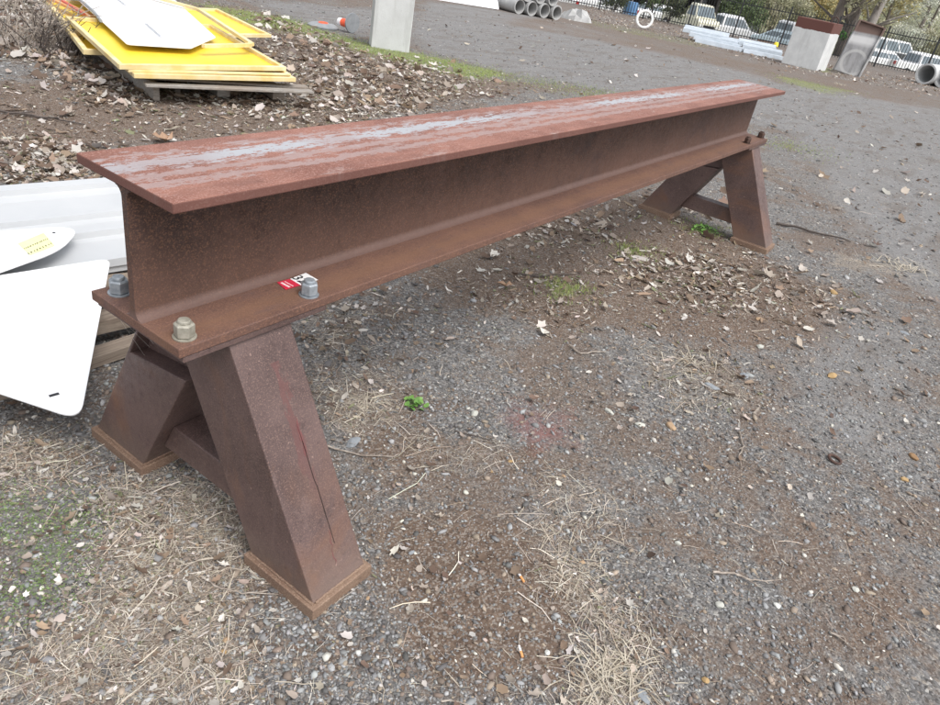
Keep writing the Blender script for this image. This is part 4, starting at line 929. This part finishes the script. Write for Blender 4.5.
    for s_ in (-1, 1):
        O('headlight', MB().box((xfr-.0, s_*.62, zl), (.08, .30, .15)), M['lamp'], t); O('tail_light', MB().box((xre+.0, s_*.68, zl+.08), (.08, .18, .2)), M['tail'], t)
    O('bumper', MB().box((xfr+.02, 0, .44), (.12, 1.62, .16)), M['chrome' if kind != 'van' else 'car_grey'], t, bevel=.02)
    O('grille', MB().box((xfr+.005, 0, zl-.01), (.06, .86, .14)), M['ink'], t)
    if low:
        for s_ in (-1, 1): O('side_panel', MB().box((.0, s_*(W2+.006), .52), (2.1*sc, .02, .30)), M[low], t)
        O('tail_panel', MB().box((xre-.012, 0, .55), (.03, 1.5, .22)), M[low], t)
    t.rotation_euler = (0, 0, az)
    return t
va = math.atan2(-CYW, SYW)     # pointing right in the picture, across the view
car('utility_truck', (51.27,14.69), va+.18, 'ute', 'car_white', 'white dual cab utility truck facing right, behind the silver piles', 'truck')
car('cream_truck', (50.42,17.11), va-1.15, 'truck', 'car_cream', 'old cream truck facing the fence in front of the dark shed', 'truck')
car('sedan_car', (52.49,11.64), va+2.7, 'wagon', 'car_blue', 'pale blue white car with a rust brown lower side behind the fence', 'car', low='car_brown')
car('white_van', (58.39,11.48), va+.6, 'van', 'car_white', 'white van mostly hidden behind the capped concrete block', 'van')
car('white_car', (56.55,5.75), va+.35, 'wagon', 'car_white', 'white car behind the fence right of the leaning slab', 'car')
car('dark_van', (70.81,7.19), va+.2, 'van', 'car_grey', 'dark grey van with pale roof parked behind the white car', 'van', roofmat='car_white')
car('white_truck', (57.89,3.48), va+.25, 'ute', 'car_white', 'white dual cab utility truck at the right end of the fence', 'truck')
car('parked_car', (51.76,19.76), va+.4, 'sedan', 'car_white', 'white sedan half hidden by the shrubs left of the cream truck', 'car')
car('parked_car', (48.72,22.94), va+.2, 'wagon', 'car_white', 'white car beyond the fence at the upper left of its run', 'car')
car('parked_car', (45.90,23.77), va+1.4, 'sedan', 'car_white', 'white sedan end-on beyond the fence above the pipe stack', 'car')
q = G3((46.07,19.55)); tag(O('blue_drum', MB().lathe([(.42, 0), (.45, .3), (.45, .9), (.42, 1.3)], 20, None, q), M['blue_tarp'], origin=q, smooth=True), 'blue plastic drum behind the fence near the shrubs', 'drum')

# ------------------------------------------------------------------ shed and building beyond
def bld(cx_, u_, w_, d_, h_, mat, name, lab, rise=0, open_front=False):
    q = Vector(G3(cx_)); dx3 = Vector((SYW, -CYW, 0)); dy3 = Vector((CYW, SYW, 0)); R3 = Matrix((dx3, dy3, Vector((0, 0, 1)))).transposed(); 
    t = E(name, tuple(q), lab, 'building')
    if open_front:
        for s_ in (-1, 1): O('wall', MB().box(q+R3 @ Vector((s_*w_/2, d_/2, h_/2)), (.12, d_, h_), R3), M[mat], t)
        O('wall', MB().box(q+R3 @ Vector((0, d_, h_/2)), (w_-.14, .12, h_), R3), M['shed_dark'], t)
        for s_ in (-.33, 0, .33): O('post', MB().box(q+R3 @ Vector((s_*w_, .1, h_/2)), (.12, .12, h_), R3), M['shed_roof'], t)
    else:
        mb = MB(); n = int(w_/.25)
        for i in range(n): mb.box(q+R3 @ Vector((-w_/2+(i+.5)*w_/n, -.02, h_/2)), (w_/n*.45, .05, h_-.02), R3)
        wl = O('wall', MB().box(q+R3 @ Vector((0, d_/2+.01, h_/2)), (w_, d_, h_), R3), M[mat], t); O('cladding_rib', mb, M[mat], wl)
        dr_ = O('door', MB().box(q+R3 @ Vector((w_*.22, -.06, 1.1)), (1.0, .06, 2.2), R3), M['shed_roof'], t); O('handle', MB().box(q+R3 @ Vector((w_*.22+.4, -.11, 1.05)), (.06, .05, .16), R3), M['chrome'], dr_)
    O('roof', MB().box(q+R3 @ Vector((0, d_/2-.2, h_+.12)), (w_+.6, d_+.9, .18), R3 @ Matrix.Rotation(rise, 3, 'X')), M['shed_roof'], t)
bld((55.61,21.10), 60, 7.5, 6, 3.4, 'shed_dark', 'open_shed', 'dark open-fronted shed behind the cream truck', .04, True)
bld((61.97,18.21), 64, 5.2, 8, 4.4, 'building', 'metal_building', 'pale ribbed metal building behind the white utility truck', .03)

# ------------------------------------------------------------------ trees and shrubs
def leafcloud(name, blobs, n, size, cols, ws, parent, org, jit=.18):
    """many small leaf faces spread through lumpy volumes"""
    P = []; vol = np.array([b[3]**2 for b in blobs]); cnts = (n*vol/vol.sum()).astype(int)
    CC = []
    for (bx, by, bz, br), k in zip(blobs, cnts):
        if k < 1: continue
        nc = max(3, k//14); d = rng.normal(size=(nc, 3)); d /= np.linalg.norm(d, axis=1)[:, None]
        rad = br*rng.uniform(.35, 1.08, nc)**.6; cc = d*rad[:, None]*np.array([1, 1, .8])
        idx = rng.integers(0, nc, k); p = cc[idx]+rng.normal(0, br*.11, (k, 3)); P.append(p+np.array([bx, by, bz]))
        cb = palette(nc, cols, ws, .2)[idx]; CC.append(np.clip(cb*np.exp(rng.normal(0, jit, (k, 1))), 0, 1))
    P = np.concatenate(P); CC = np.concatenate(CC); n = len(P)
    a = rng.normal(size=(n, 3)); a /= np.linalg.norm(a, axis=1)[:, None]; b = np.cross(a, rng.normal(size=(n, 3))); b /= np.linalg.norm(b, axis=1)[:, None]+1e-9
    s = (size*rng.uniform(.6, 1.4, n))[:, None]; V = np.stack([P-a*s, P+b*s*.5, P+a*s, P-b*s*.5], 1)-np.array(org)
    fc = np.arange(n*4).reshape(n, 4); o = np_mesh(name, V.reshape(-1, 3), fc, M['vleaf'], {'Col': np.repeat(CC, 4, 0)})
    if parent: o.parent = parent
    else: o.location = org
    return o
def tree(loc, h, r0, lean, cols, ws, n, lab, bark='bark', crown_h=.35, cr=1.0, name='tree', grp='trees beyond the fence', leaf=.09, sd=1, cat='tree'):
    r = random.Random(sd); q = Vector(G3(loc)); t = E(name, tuple(q), lab, cat, grp)
    pth = [q+Vector((0, 0, -.2))]; d = Vector((lean, r.uniform(-.05, .05), 1)).normalized(); 
    for k in range(8): d = (d+Vector((r.uniform(-.07, .07), r.uniform(-.07, .07), 0))).normalized(); pth.append(pth[-1]+d*(h+.2)/8)
    O('trunk', MB().tube(pth, [r0*(1.25-k*.13) for k in range(9)], 12), M[bark], t, smooth=True)
    blobs = []
    for k in range(10):
        i = r.randint(2, 7); a = r.uniform(0, 2*PI); dd4 = Vector((math.cos(a), math.sin(a), r.uniform(.1, .9))).normalized(); ll_ = h*r.uniform(.16, .34)*(1-(i-2)*.06)*cr
        b0 = pth[i]; b1 = b0+dd4*ll_*.5+Vector((0, 0, .1)); b2 = b0+dd4*ll_+Vector((0, 0, r.uniform(-.1, .5)))
        O('limb', MB().tube([b0, b1, b2], [r0*.42*(1-i*.07), r0*.28*(1-i*.07), r0*.1], 7), M[bark], t, smooth=True)
        if b2.z-q.z > h*crown_h: blobs.append((b2.x, b2.y, b2.z, h*.13*cr*r.uniform(.8, 1.3)))
    for k in range(7): a = r.uniform(0, 2*PI); rr2 = r.uniform(0, .25)*h*cr; blobs.append((pth[8].x+math.cos(a)*rr2, pth[8].y+math.sin(a)*rr2, pth[8].z-r.uniform(0, h*(1-crown_h)*.7), h*.15*cr*r.uniform(.8, 1.2)))
    if n: leafcloud('crown', blobs, n, leaf, cols, ws, t, tuple(q))
    return t
def shrub(loc, h, w_, cols, ws, n, lab, grp='shrubs along the fence', name='shrub', leaf=.05, sd=2):
    r = random.Random(sd); q = Vector(G3(loc)); t = E(name, tuple(q), lab, 'shrub', grp); blobs = []
    mb = MB()
    for k in range(7):
        a = r.uniform(0, 2*PI); e = q+Vector((math.cos(a)*w_*r.uniform(.1, .4), math.sin(a)*w_*r.uniform(.1, .4), h*r.uniform(.35, .8))); mb.tube([q, (q+e)/2+Vector((0, 0, .1)), e], [.03, .02, .008], 5); blobs.append((e.x, e.y, e.z, w_*r.uniform(.2, .32)))
    O('stem', mb, M['bark'], t); leafcloud('foliage', blobs, n, leaf, cols, ws, t, tuple(q)); return t
GRN = [(.09, .13, .06), (.14, .19, .09), (.20, .25, .12)]; OLV = [(.24, .24, .15), (.33, .32, .21), (.42, .40, .28)]; AUT = [(.42, .34, .16), (.50, .42, .20), (.34, .32, .17)]; DKG = [(.06, .08, .05), (.10, .12, .07), (.15, .17, .09)]; PAL = [(.46, .47, .40), (.56, .56, .48), (.36, .38, .30)]  # leaf colours lightened: distance haze is painted into these palettes
sh = [((614, 4, 49.5), 1.5, 2.2, DKG, 'dark shrub behind the fence left of the blue drum'), ((652, 14, 46.8), 2.0, 2.2, GRN, 'green shrub behind the white ring at the fence'), ((668, 20, 46.5), 1.7, 1.8, DKG, 'dark green shrub right of the white ring'),
      ((845, 47, 46.0), 2.1, 1.2, [(.05, .13, .03), (.08, .2, .05), (.12, .26, .07)], 'fresh green shrub seen between the capped block and the slab'), ((745, 20, 62), 4.2, 4.6, GRN, 'tall green hedge shrub right of the pale building'), ((764, 20, 64), 3.8, 4, OLV, 'olive green shrub above the pale blue car'),
      ((797, 20, 66), 3.8, 4.5, OLV, 'brownish green shrub behind the white van'), ((868, 38, 68), 3.2, 4, OLV, 'olive shrub behind the leaning slab'), ((905, 46, 70), 3.0, 5, PAL, 'pale green shrub behind the dark grey van'), ((940, 52, 70), 3.4, 5, OLV, 'olive shrub behind the last van at the right')]
for k, (pp, h_, w_, cs, lb_) in enumerate([(SHP, a, b, c, l) for SHP, a, b, c, l in [((44.14,19.87), 1.5, 2.2, DKG, sh[0][4]), ((42.87,16.72), 2.0, 2.2, GRN, sh[1][4]), ((43.10,15.74), 1.7, 1.8, DKG, sh[2][4]),
      ((47.85,6.72), 2.1, 1.2, sh[3][3], sh[3][4]), ((60.65,16.51), 4.2, 4.6, GRN, sh[4][4]), ((63.37,15.84), 3.8, 4, OLV, sh[5][4]), ((66.68,14.16), 3.8, 4.5, OLV, sh[6][4]), ((71.90,9.27), 3.2, 4, OLV, sh[7][4]), ((75.72,6.74), 3.0, 5, PAL, sh[8][4]), ((77.28,4.10), 3.4, 5, OLV, sh[9][4])]]):
    shrub(pp, h_, w_, cs, [3, 4, 3], int(1600*w_), lb_, sd=k+3, leaf=.05 if w_ < 3 else .08)
tree((51.40,8.58), 9, .30, .06, OLV, [3, 4, 3], 9000, 'grey trunked tree rising directly behind the capped concrete block', crown_h=.45, sd=4)
tree((53.08,7.70), 9.5, .34, .12, OLV, [3, 4, 3], 9000, 'leaning dark trunked tree between the block and the slab', crown_h=.45, sd=5)
tree((52.00,6.58), 8.5, .28, .10, PAL, [3, 4, 3], 8000, 'pale trunked tree rising behind the leaning slab', 'bark_pale', crown_h=.45, sd=6)
tree((75.53,14.92), 8, .22, .02, AUT, [3, 4, 3], 14000, 'yellow brown autumn tree above the capped concrete block', crown_h=.12, cr=1.2, sd=7)
tree((78.35,6.21), 8, .14, .08, PAL, [3, 4, 3], 2500, 'thin sparse tree on the pale slope above the right fence', 'bark', crown_h=.3, sd=8, cr=1.0)
tree((77.84,18.87), 8, .2, .02, OLV, [3, 4, 3], 14000, 'broad olive tree behind the metal building', crown_h=.1, cr=1.2, sd=9)
tree((93.95,11.27), 8, .2, .02, AUT, [3, 4, 3], 12000, 'orange green tree on the slope behind the dark van', crown_h=.1, cr=1.2, sd=10)
tree((102.04,5.45), 9, .2, .02, PAL, [3, 4, 3], 12000, 'pale grey green tree at the right edge on the slope', crown_h=.1, cr=1.2, sd=11)
tree((99.56,15.53), 9, .2, .02, OLV, [3, 4, 3], 14000, 'tall olive tree behind the three trunks', crown_h=.1, cr=1.3, sd=12)
tree((79.84,27.28), 9, .2, .02, DKG, [3, 4, 3], 10000, 'dark green tree behind the open shed', crown_h=.1, cr=1.2, sd=13)
tree((119.92,10.58), 10, .2, .02, PAL, [3, 4, 3], 12000, 'hazy pale tree highest on the right slope', crown_h=.1, cr=1.4, sd=14)
tree((129.47,14.06), 10, .2, .02, OLV, [3, 4, 3], 12000, 'far olive tree left of the hazy pale tree', crown_h=.1, cr=1.4, sd=15)
tree((101.63,21.86), 10, .2, .02, OLV, [3, 4, 3], 10000, 'far olive tree behind the autumn tree', crown_h=.1, cr=1.4, sd=16)

# ------------------------------------------------------------------ single stones, twigs, leaves, weeds and small finds
def rock(p, sx, sy, sz_, mat, lab, sd=0, a=0, cat='stone', name='stone'):
    b = bmesh.new(); bmesh.ops.create_icosphere(b, subdivisions=2, radius=1); r = random.Random(sd*7+1)
    cuts = [Vector((r.uniform(-1, 1), r.uniform(-1, 1), r.uniform(-.6, 1))).normalized() for _ in range(7)]
    for v in b.verts:
        for c in cuts:
            k = v.co.dot(c)-r.uniform(.68, .74)
            if k > 0: v.co -= c*k
    Rz = Matrix.Rotation(a, 3, 'Z'); mb = MB(); z0 = float(gz(*p)+und(np.array(p[0]), np.array(p[1]))*1.0)
    mb.add([Rz @ Vector((v.co.x*sx, v.co.y*sy, v.co.z*sz_))+Vector((p[0], p[1], z0+sz_*.45)) for v in b.verts], [tuple(w_.index for w_ in f.verts) for f in b.faces]); b.free()
    return tag(O(name, mb, M[mat], origin=(p[0], p[1], z0)), lab, cat)
RK = [((0.738,-0.073), .040, .022, .009, 'st_grey', 'smooth flat blue grey stone beside the near right leg'), ((1.712,-0.631), .026, .014, .01, 'st_pale', 'small pale stone right of the pinkish red patch'),
 ((2.969,-1.307), .036, .022, .016, 'st_yel', 'ochre stone on the gravel below the far leaf drift'), ((2.521,-1.756), .030, .018, .014, 'st_brown', 'rusty brown stone at the right edge above the metal ring'),
 ((2.283,-1.742), .022, .014, .010, 'st_yel', 'small ochre stone just below the rusty brown stone'), ((2.538,-0.969), .036, .022, .012, 'st_grey', 'flat pale blue stone in the middle of the right gravel'),
 ((2.288,-0.890), .040, .022, .010, 'st_grey', 'flat dull grey stone left of the pale blue one'), ((2.955,-0.932), .028, .018, .014, 'st_pale', 'rounded grey stone above the pale blue one'),
 ((1.830,-0.870), .030, .020, .014, 'st_tan', 'tan brown stone left of the twiggy dry grass'), ((1.722,-0.768), .026, .018, .012, 'st_pale', 'pale angular stone next to the tan brown stone'),
 ((-0.056,-0.407), .011, .009, .007, 'st_tan', 'pale tan pebble in front of the foot plate'), ((-0.079,-0.429), .010, .007, .006, 'st_yel', 'small yellowish pebble under the pale tan one'),
 ((0.285,-0.574), .008, .006, .006, 'st_tan', 'pinkish tan pebble at the corner of the foot plate'), ((0.149,-0.670), .009, .008, .006, 'st_white', 'round whitish pebble below the foot plate corner'),
 ((0.854,-0.957), .013, .009, .006, 'st_tan', 'square tan stone in the dry grass clump'), ((0.492,-1.042), .010, .008, .006, 'st_white', 'white pebble beside the cigarette end'),
 ((1.137,-1.499), .014, .011, .008, 'st_white', 'whitish angular pebble in the lower right gravel'), ((0.999,-1.357), .016, .014, .008, 'st_pale', 'pale crumbly stone left of the whitish pebble'),
 ((0.716,-1.413), .012, .010, .008, 'st_yel', 'orange pebble near the bottom of the right gravel'), ((1.409,-1.686), .015, .012, .008, 'st_pale', 'pale pebble right of centre in the lower gravel'),
 ((0.559,-1.302), .026, .016, .008, 'st_grey', 'flat grey stone in the dry grass at the bottom edge'), ((1.165,-1.158), .013, .009, .007, 'st_pale', 'smooth whitish pebble above the broken twig'),
 ((1.686,-1.548), .012, .010, .008, 'st_grey', 'rounded blue grey pebble in the right gravel'), ((2.285,-1.746), .012, .010, .008, 'st_pale', 'tiny pale pebble touching the small ochre stone'),
 ((1.245,-0.251), .022, .016, .011, 'st_pale', 'grey white stone right of the green weed'), ((1.924,-0.475), .018, .013, .009, 'st_grey', 'bluish flat stone on the dirt right of the white leaf'),
 ((1.096,-0.524), .012, .008, .005, 'st_yel', 'flat orange chip below the red patch'), ((0.995,-0.507), .007, .005, .004, 'st_yel', 'tiny yellow chip left of the flat orange chip'),
 ((1.180,-0.704), .010, .008, .006, 'st_tan', 'small tan pebble right of the flat orange chip'), ((0.501,-0.550), .014, .007, .006, 'st_grey', 'long blue grey pebble right of the near leg'),
 ((4.062,-1.539), .034, .022, .010, 'st_grey', 'flat bluish stone at the right edge of the gravel'), ((3.334,-0.825), .03, .02, .012, 'st_tan', 'tan stone at the lower edge of the far leaf drift'),
 ((4.274,-1.065), .040, .022, .018, 'st_yel', 'ochre stone among the far leaf drift'), ((6.296,5.591), .05, .03, .02, 'st_pale', 'pale stone on the leaves behind the beam')]
for k, q in enumerate(RK): rock(*q[:5], q[5], sd=k, a=k*1.3)
def zg(p): return float(gz(*p)+und(np.array(p[0]), np.array(p[1])))
def twig(pts, r, mat, lab, forks=2, sd=1):
    rr3 = random.Random(sd); P_ = []
    pts = [Vector((a[0], a[1], zg(a)+r+.004)) for a in pts]
    for i in range(len(pts)-1):
        for k in range(4): P_.append(pts[i].lerp(pts[i+1], k/4)+Vector((rr3.uniform(-1, 1), rr3.uniform(-1, 1), rr3.uniform(0, 1)))*r*1.2)
    P_.append(pts[-1]); n = len(P_); mb = MB().tube(P_, [r*(1.1-.7*i/n) for i in range(n)], 6)
    for k in range(forks):
        b0 = P_[rr3.randint(1, n-2)]; d = (P_[-1]-P_[0]).normalized(); d = Vector((d.x+rr3.uniform(-.8, .8), d.y+rr3.uniform(-.8, .8), .1)); ln_ = (P_[-1]-P_[0]).length*.22; mb.tube([b0, b0+d*ln_*.5, b0+d*ln_], [r*.6, r*.5, r*.3], 5)
    return tag(O('twig', mb, M[mat], origin=tuple(P_[0]), smooth=True), lab, 'twig')
twig([(0.020,-0.210), (0.027,-0.273), (0.058,-0.328), (0.109,-0.369)], .003, 'twig', 'curved bare white twig by the front foot plate', 1, 1)
twig([(-0.199,-0.463), (-0.112,-0.475), (-0.036,-0.495)], .0025, 'twig', 'thin straight twig at the bottom left', 1, 2)
twig([(1.117,-1.294), (1.161,-1.350), (1.180,-1.401), (1.210,-1.451)], .004, 'twig', 'grey broken twig in the lower right gravel', 3, 3)
twig([(2.031,-1.101), (1.934,-1.152), (1.821,-1.161), (1.826,-1.198)], .0035, 'twig', 'pale forked root right of the centre gravel', 3, 4)
twig([(2.063,-0.238), (2.035,-0.309), (2.154,-0.391)], .005, 'twig', 'pale curved stick on the brown dirt', 0, 5)
twig([(0.650,-0.033), (0.703,-0.141), (0.786,-0.216), (0.821,-0.223)], .003, 'twig', 'long thin stalk beside the flat blue grey stone', 1, 6)
twig([(2.555,0.399), (2.678,0.273), (2.843,0.195)], .006, 'twig_dark', 'dark stick lying under the beam', 1, 7)
twig([(5.475,-0.374), (5.559,-0.621), (5.639,-0.929)], .012, 'twig_dark', 'dark stick on the ground right of the far foot', 1, 8)
twig([(1.142,-1.654), (1.135,-1.696), (1.121,-1.736)], .003, 'twig', 'short twig lying in the lower right corner gravel', 1, 9)
twig([(1.082,-0.274), (1.120,-0.365), (1.136,-0.419)], .0025, 'twig_dark', 'thin dark stalk right of the green weed', 0, 10)
twig([(0.484,-0.956), (0.441,-0.977), (0.430,-1.000)], .002, 'twig', 'short pale stalk next to the cigarette end', 0, 11)
twig([(1.533,4.142), (1.726,3.986), (1.916,3.745)], .010, 'twig_dark', 'dark bare branch on the dirt below the yellow pile', 5, 12)
twig([(-0.309,-0.070), (-0.321,-0.112), (-0.336,-0.167)], .004, 'twig', 'bleached flat stick at the left in the straw', 0, 13)
twig([(3.977,-0.183), (3.984,-0.325), (3.779,-0.430)], .006, 'twig', 'pale twig by the far left foot plate', 2, 14)
twig([(0.186,-0.909), (0.216,-0.949), (0.229,-0.988)], .0025, 'twig', 'pale curved twig at the bottom edge centre', 0, 15)
twig([(-0.026,0.424), (0.011,0.352), (0.029,0.312)], .0015, 'twig', 'thin straw coloured stalk left of the near left foot', 0, 16)
# metal ring, cigarette ends
p_ = (2.184,-1.478); z0 = zg(p_)+.006
tag(O('metal_ring', MB().lathe([(.026+.006*math.cos(a*PI/4), .006*math.sin(a*PI/4)) for a in range(8)], 26, Matrix.Rotation(.15, 3, 'X'), (p_[0], p_[1], z0+.004), closed=True), M['rustbolt'], origin=(p_[0], p_[1], z0), smooth=True), 'small dark metal ring lying in the right gravel', 'ring')
def butt(a_, b_, lab):
    a_ = Vector((*a_, zg(a_)+.006)); b_ = Vector((*b_, zg(b_)+.006)); d = (b_-a_).normalized(); R_ = d.to_track_quat('Z', 'Y').to_matrix(); ln_ = (b_-a_).length
    t = E('cigarette_end', tuple(a_), lab, 'cigarette end'); O('filter', MB().lathe([(.0037, 0), (.0039, ln_*.5)], 10, R_, a_), M['orange_strip'], t, smooth=True); O('paper', MB().lathe([(.0038, ln_*.502), (.0034, ln_)], 10, R_, a_), M['white_plastic'], t, smooth=True)
butt((0.430,-1.000), (0.451,-0.974), 'cigarette end with orange filter near the bottom centre'); butt((0.645,-0.867), (0.665,-0.829), 'cigarette end right of the bare soil patch')
p_ = (1.591,3.262) 
p2 = (1.346,3.397); tag(O('paper_scrap', MB().prism([(p2[0]-.04, p2[1]-.03, zg(p2)+.01), (p2[0]+.04, p2[1]-.03, zg(p2)+.012), (p2[0]+.045, p2[1]+.02, zg(p2)+.014), (p2[0]-.035, p2[1]+.02, zg(p2)+.012)], (0, 0, .002)), M['label_white'], origin=(p2[0], p2[1], zg(p2))), 'scrap of pale blue white paper on the dirt at the left', 'paper')
# single leaves
def bigleaf(p, s, a, mat, lab, sd=0):
    r = random.Random(sd); z0 = zg(p)+.012; out = [(-1, 0), (-.75, .3), (-.45, .5), (-.1, .42), (.25, .6), (.55, .3), (1, .1), (.6, -.2), (.3, -.5), (-.05, -.38), (-.4, -.5), (-.7, -.2)]
    V = [(0, 0, 0)]+[(x*s*r.uniform(.8, 1.1), y*s*r.uniform(.7, 1.2), (r.uniform(.0, .35)+y*y*.9+.3*x*x)*s) for x, y in out]; Rz = Matrix.Rotation(a, 3, 'Z'); V = [Rz @ Vector(v)+Vector((p[0], p[1], z0)) for v in V]; n = len(out)
    mb = MB().add(V, [(0, 1+i, 1+(i+1) % n) for i in range(n)]); o = O('leaf', mb, mat, origin=(p[0], p[1], z0)); q = o.modifiers.new('s', 'SOLIDIFY'); q.thickness = .0008; return tag(o, lab, 'leaf')
M['leaf_pale'] = simple('dry pale leaf', (.55, .52, .47), (.66, .63, .57), 40, .8); M['leaf_brown'] = simple('dry brown leaf', (.28, .17, .11), (.36, .24, .16), 40, .8)
bigleaf((2.069,-0.085), .045, 1.2, M['leaf_pale'], 'curled whitish leaf on the brown dirt under the beam', 1); bigleaf((2.648,0.619), .055, .2, M['leaf_pale'], 'pale leaf near the beam left of the twigs', 2)
bigleaf((-0.031,-0.357), .015, .5, M['leaf_pale'], 'small pale leaf scrap on the straw', 3); bigleaf((2.326,0.324), .05, 2.2, M['leaf_brown'], 'brown leaf drifted under the middle of the beam', 4); bigleaf((2.210,3.235), .10, .2, M['leaf_brown'], 'dark brown leaf right behind the near end of the beam', 5)
bigleaf((0.080,-0.220), .017, 2.0, M['leaf_pale'], 'whitish crumpled leaf left of the front foot plate', 6); bigleaf((-0.243,0.017), .020, 1.0, M['leaf_pale'], 'pale leaf at the edge of the green seedlings', 7)
# green weed
M['weed'] = simple('fresh green leaf', (.09, .21, .04), (.17, .31, .07), 20, .5)
def weed(p, n, s, lab, mat='weed', sd=3):
    r = random.Random(sd); mb = MB(); z0 = zg(p)
    for k in range(n):
        a = r.uniform(0, 2*PI); R1 = r.uniform(.2, 1)*s; c = Vector((p[0]+math.cos(a)*R1, p[1]+math.sin(a)*R1, z0+.008+.35*s*(1-R1/s)+r.uniform(0, .01))); lr = (s*r.uniform(.18, .28) if n < 50 else .012)
        tl = Matrix.Rotation(r.uniform(-.5, .5), 3, 'X') @ Matrix.Rotation(r.uniform(-.5, .5), 3, 'Y'); ring = [c+tl @ Vector((math.cos(b)*lr*1.15, math.sin(b)*lr*.85, .0015*math.cos(2*b))) for b in [2*PI*i/9 for i in range(9)]]
        mb.add([c+Vector((0, 0, -.002))]+ring, [(0, 1+i, 1+(i+1) % 9) for i in range(9)]); mb.tube([Vector((p[0], p[1], z0)), c-Vector((0, 0, .003))], .0008, 3)
    return tag(O('weed', mb, M[mat], origin=(p[0], p[1], z0)), lab, 'weed')
weed((1.110,-0.050), 26, .048, 'small bright green leafy weed in the gravel right of the near leg'); 
weed((4.572,-0.036), 60, .12, 'low green weed under the far trestle brace', sd=4); weed((4.532,5.433), 14, .05, 'small green weed in the dirt behind the beam', sd=5)
def tuft(p, n, s, lab, sd=1, col=((.52, .45, .33), (.62, .55, .43)), grp=None):
    r = random.Random(sd); mb = MB(); z0 = zg(p)
    for k in range(n):
        a = r.uniform(0, 2*PI); l_ = s*r.uniform(.5, 1.2); b = Vector((p[0]+r.gauss(0, .55)*s, p[1]+r.gauss(0, .4)*s, z0)); d = Vector((math.cos(a), math.sin(a), r.uniform(.02, .45))).normalized(); m_ = b+d*l_*.5; e = b+d*l_+Vector((0, 0, -l_*.35)); e.z = max(e.z, z0+.004); w_ = Vector((-d.y, d.x, 0)).normalized()*.0011*max(1, s/.08)
        mb.add([b-w_, b+w_, m_-w_, m_+w_, e], [(0, 1, 3, 2), (2, 3, 4)])
    return tag(O('grass_tuft', mb, M['tuft'], origin=(p[0], p[1], z0)), lab, 'grass tuft', grp)
M['tuft'] = simple('dry grass blade', (.36, .31, .235), (.52, .47, .38), 30, .8)
tuft((0.929,0.066), 60, .09, 'dry grass tuft on the reddish soil beside the near right leg', 1); tuft((0.615,-1.195), 110, .11, 'thick dry grass clump at the bottom edge right of centre', 2); tuft((0.493,-1.216), 80, .09, 'dry grass clump at the very bottom edge', 3)
tuft((0.800,-0.958), 45, .09, 'loose dry grass clump with the square tan stone', 4); tuft((5.450,-1.374), 60, .20, 'dry grass tuft at the right edge level with the far foot', 5); tuft((2.431,-0.725), 50, .13, 'dry grass tuft on the gravel below the far trestle', 6)
tuft((-0.053,-0.057), 55, .07, 'flattened dry grass tuft left of the front leg', 7); tuft((0.007,0.212), 40, .06, 'small straw tuft by the near left foot plate', 8); tuft((24.058,2.479), 40, .3, 'yellowish grass tuft on the far verge', 9)
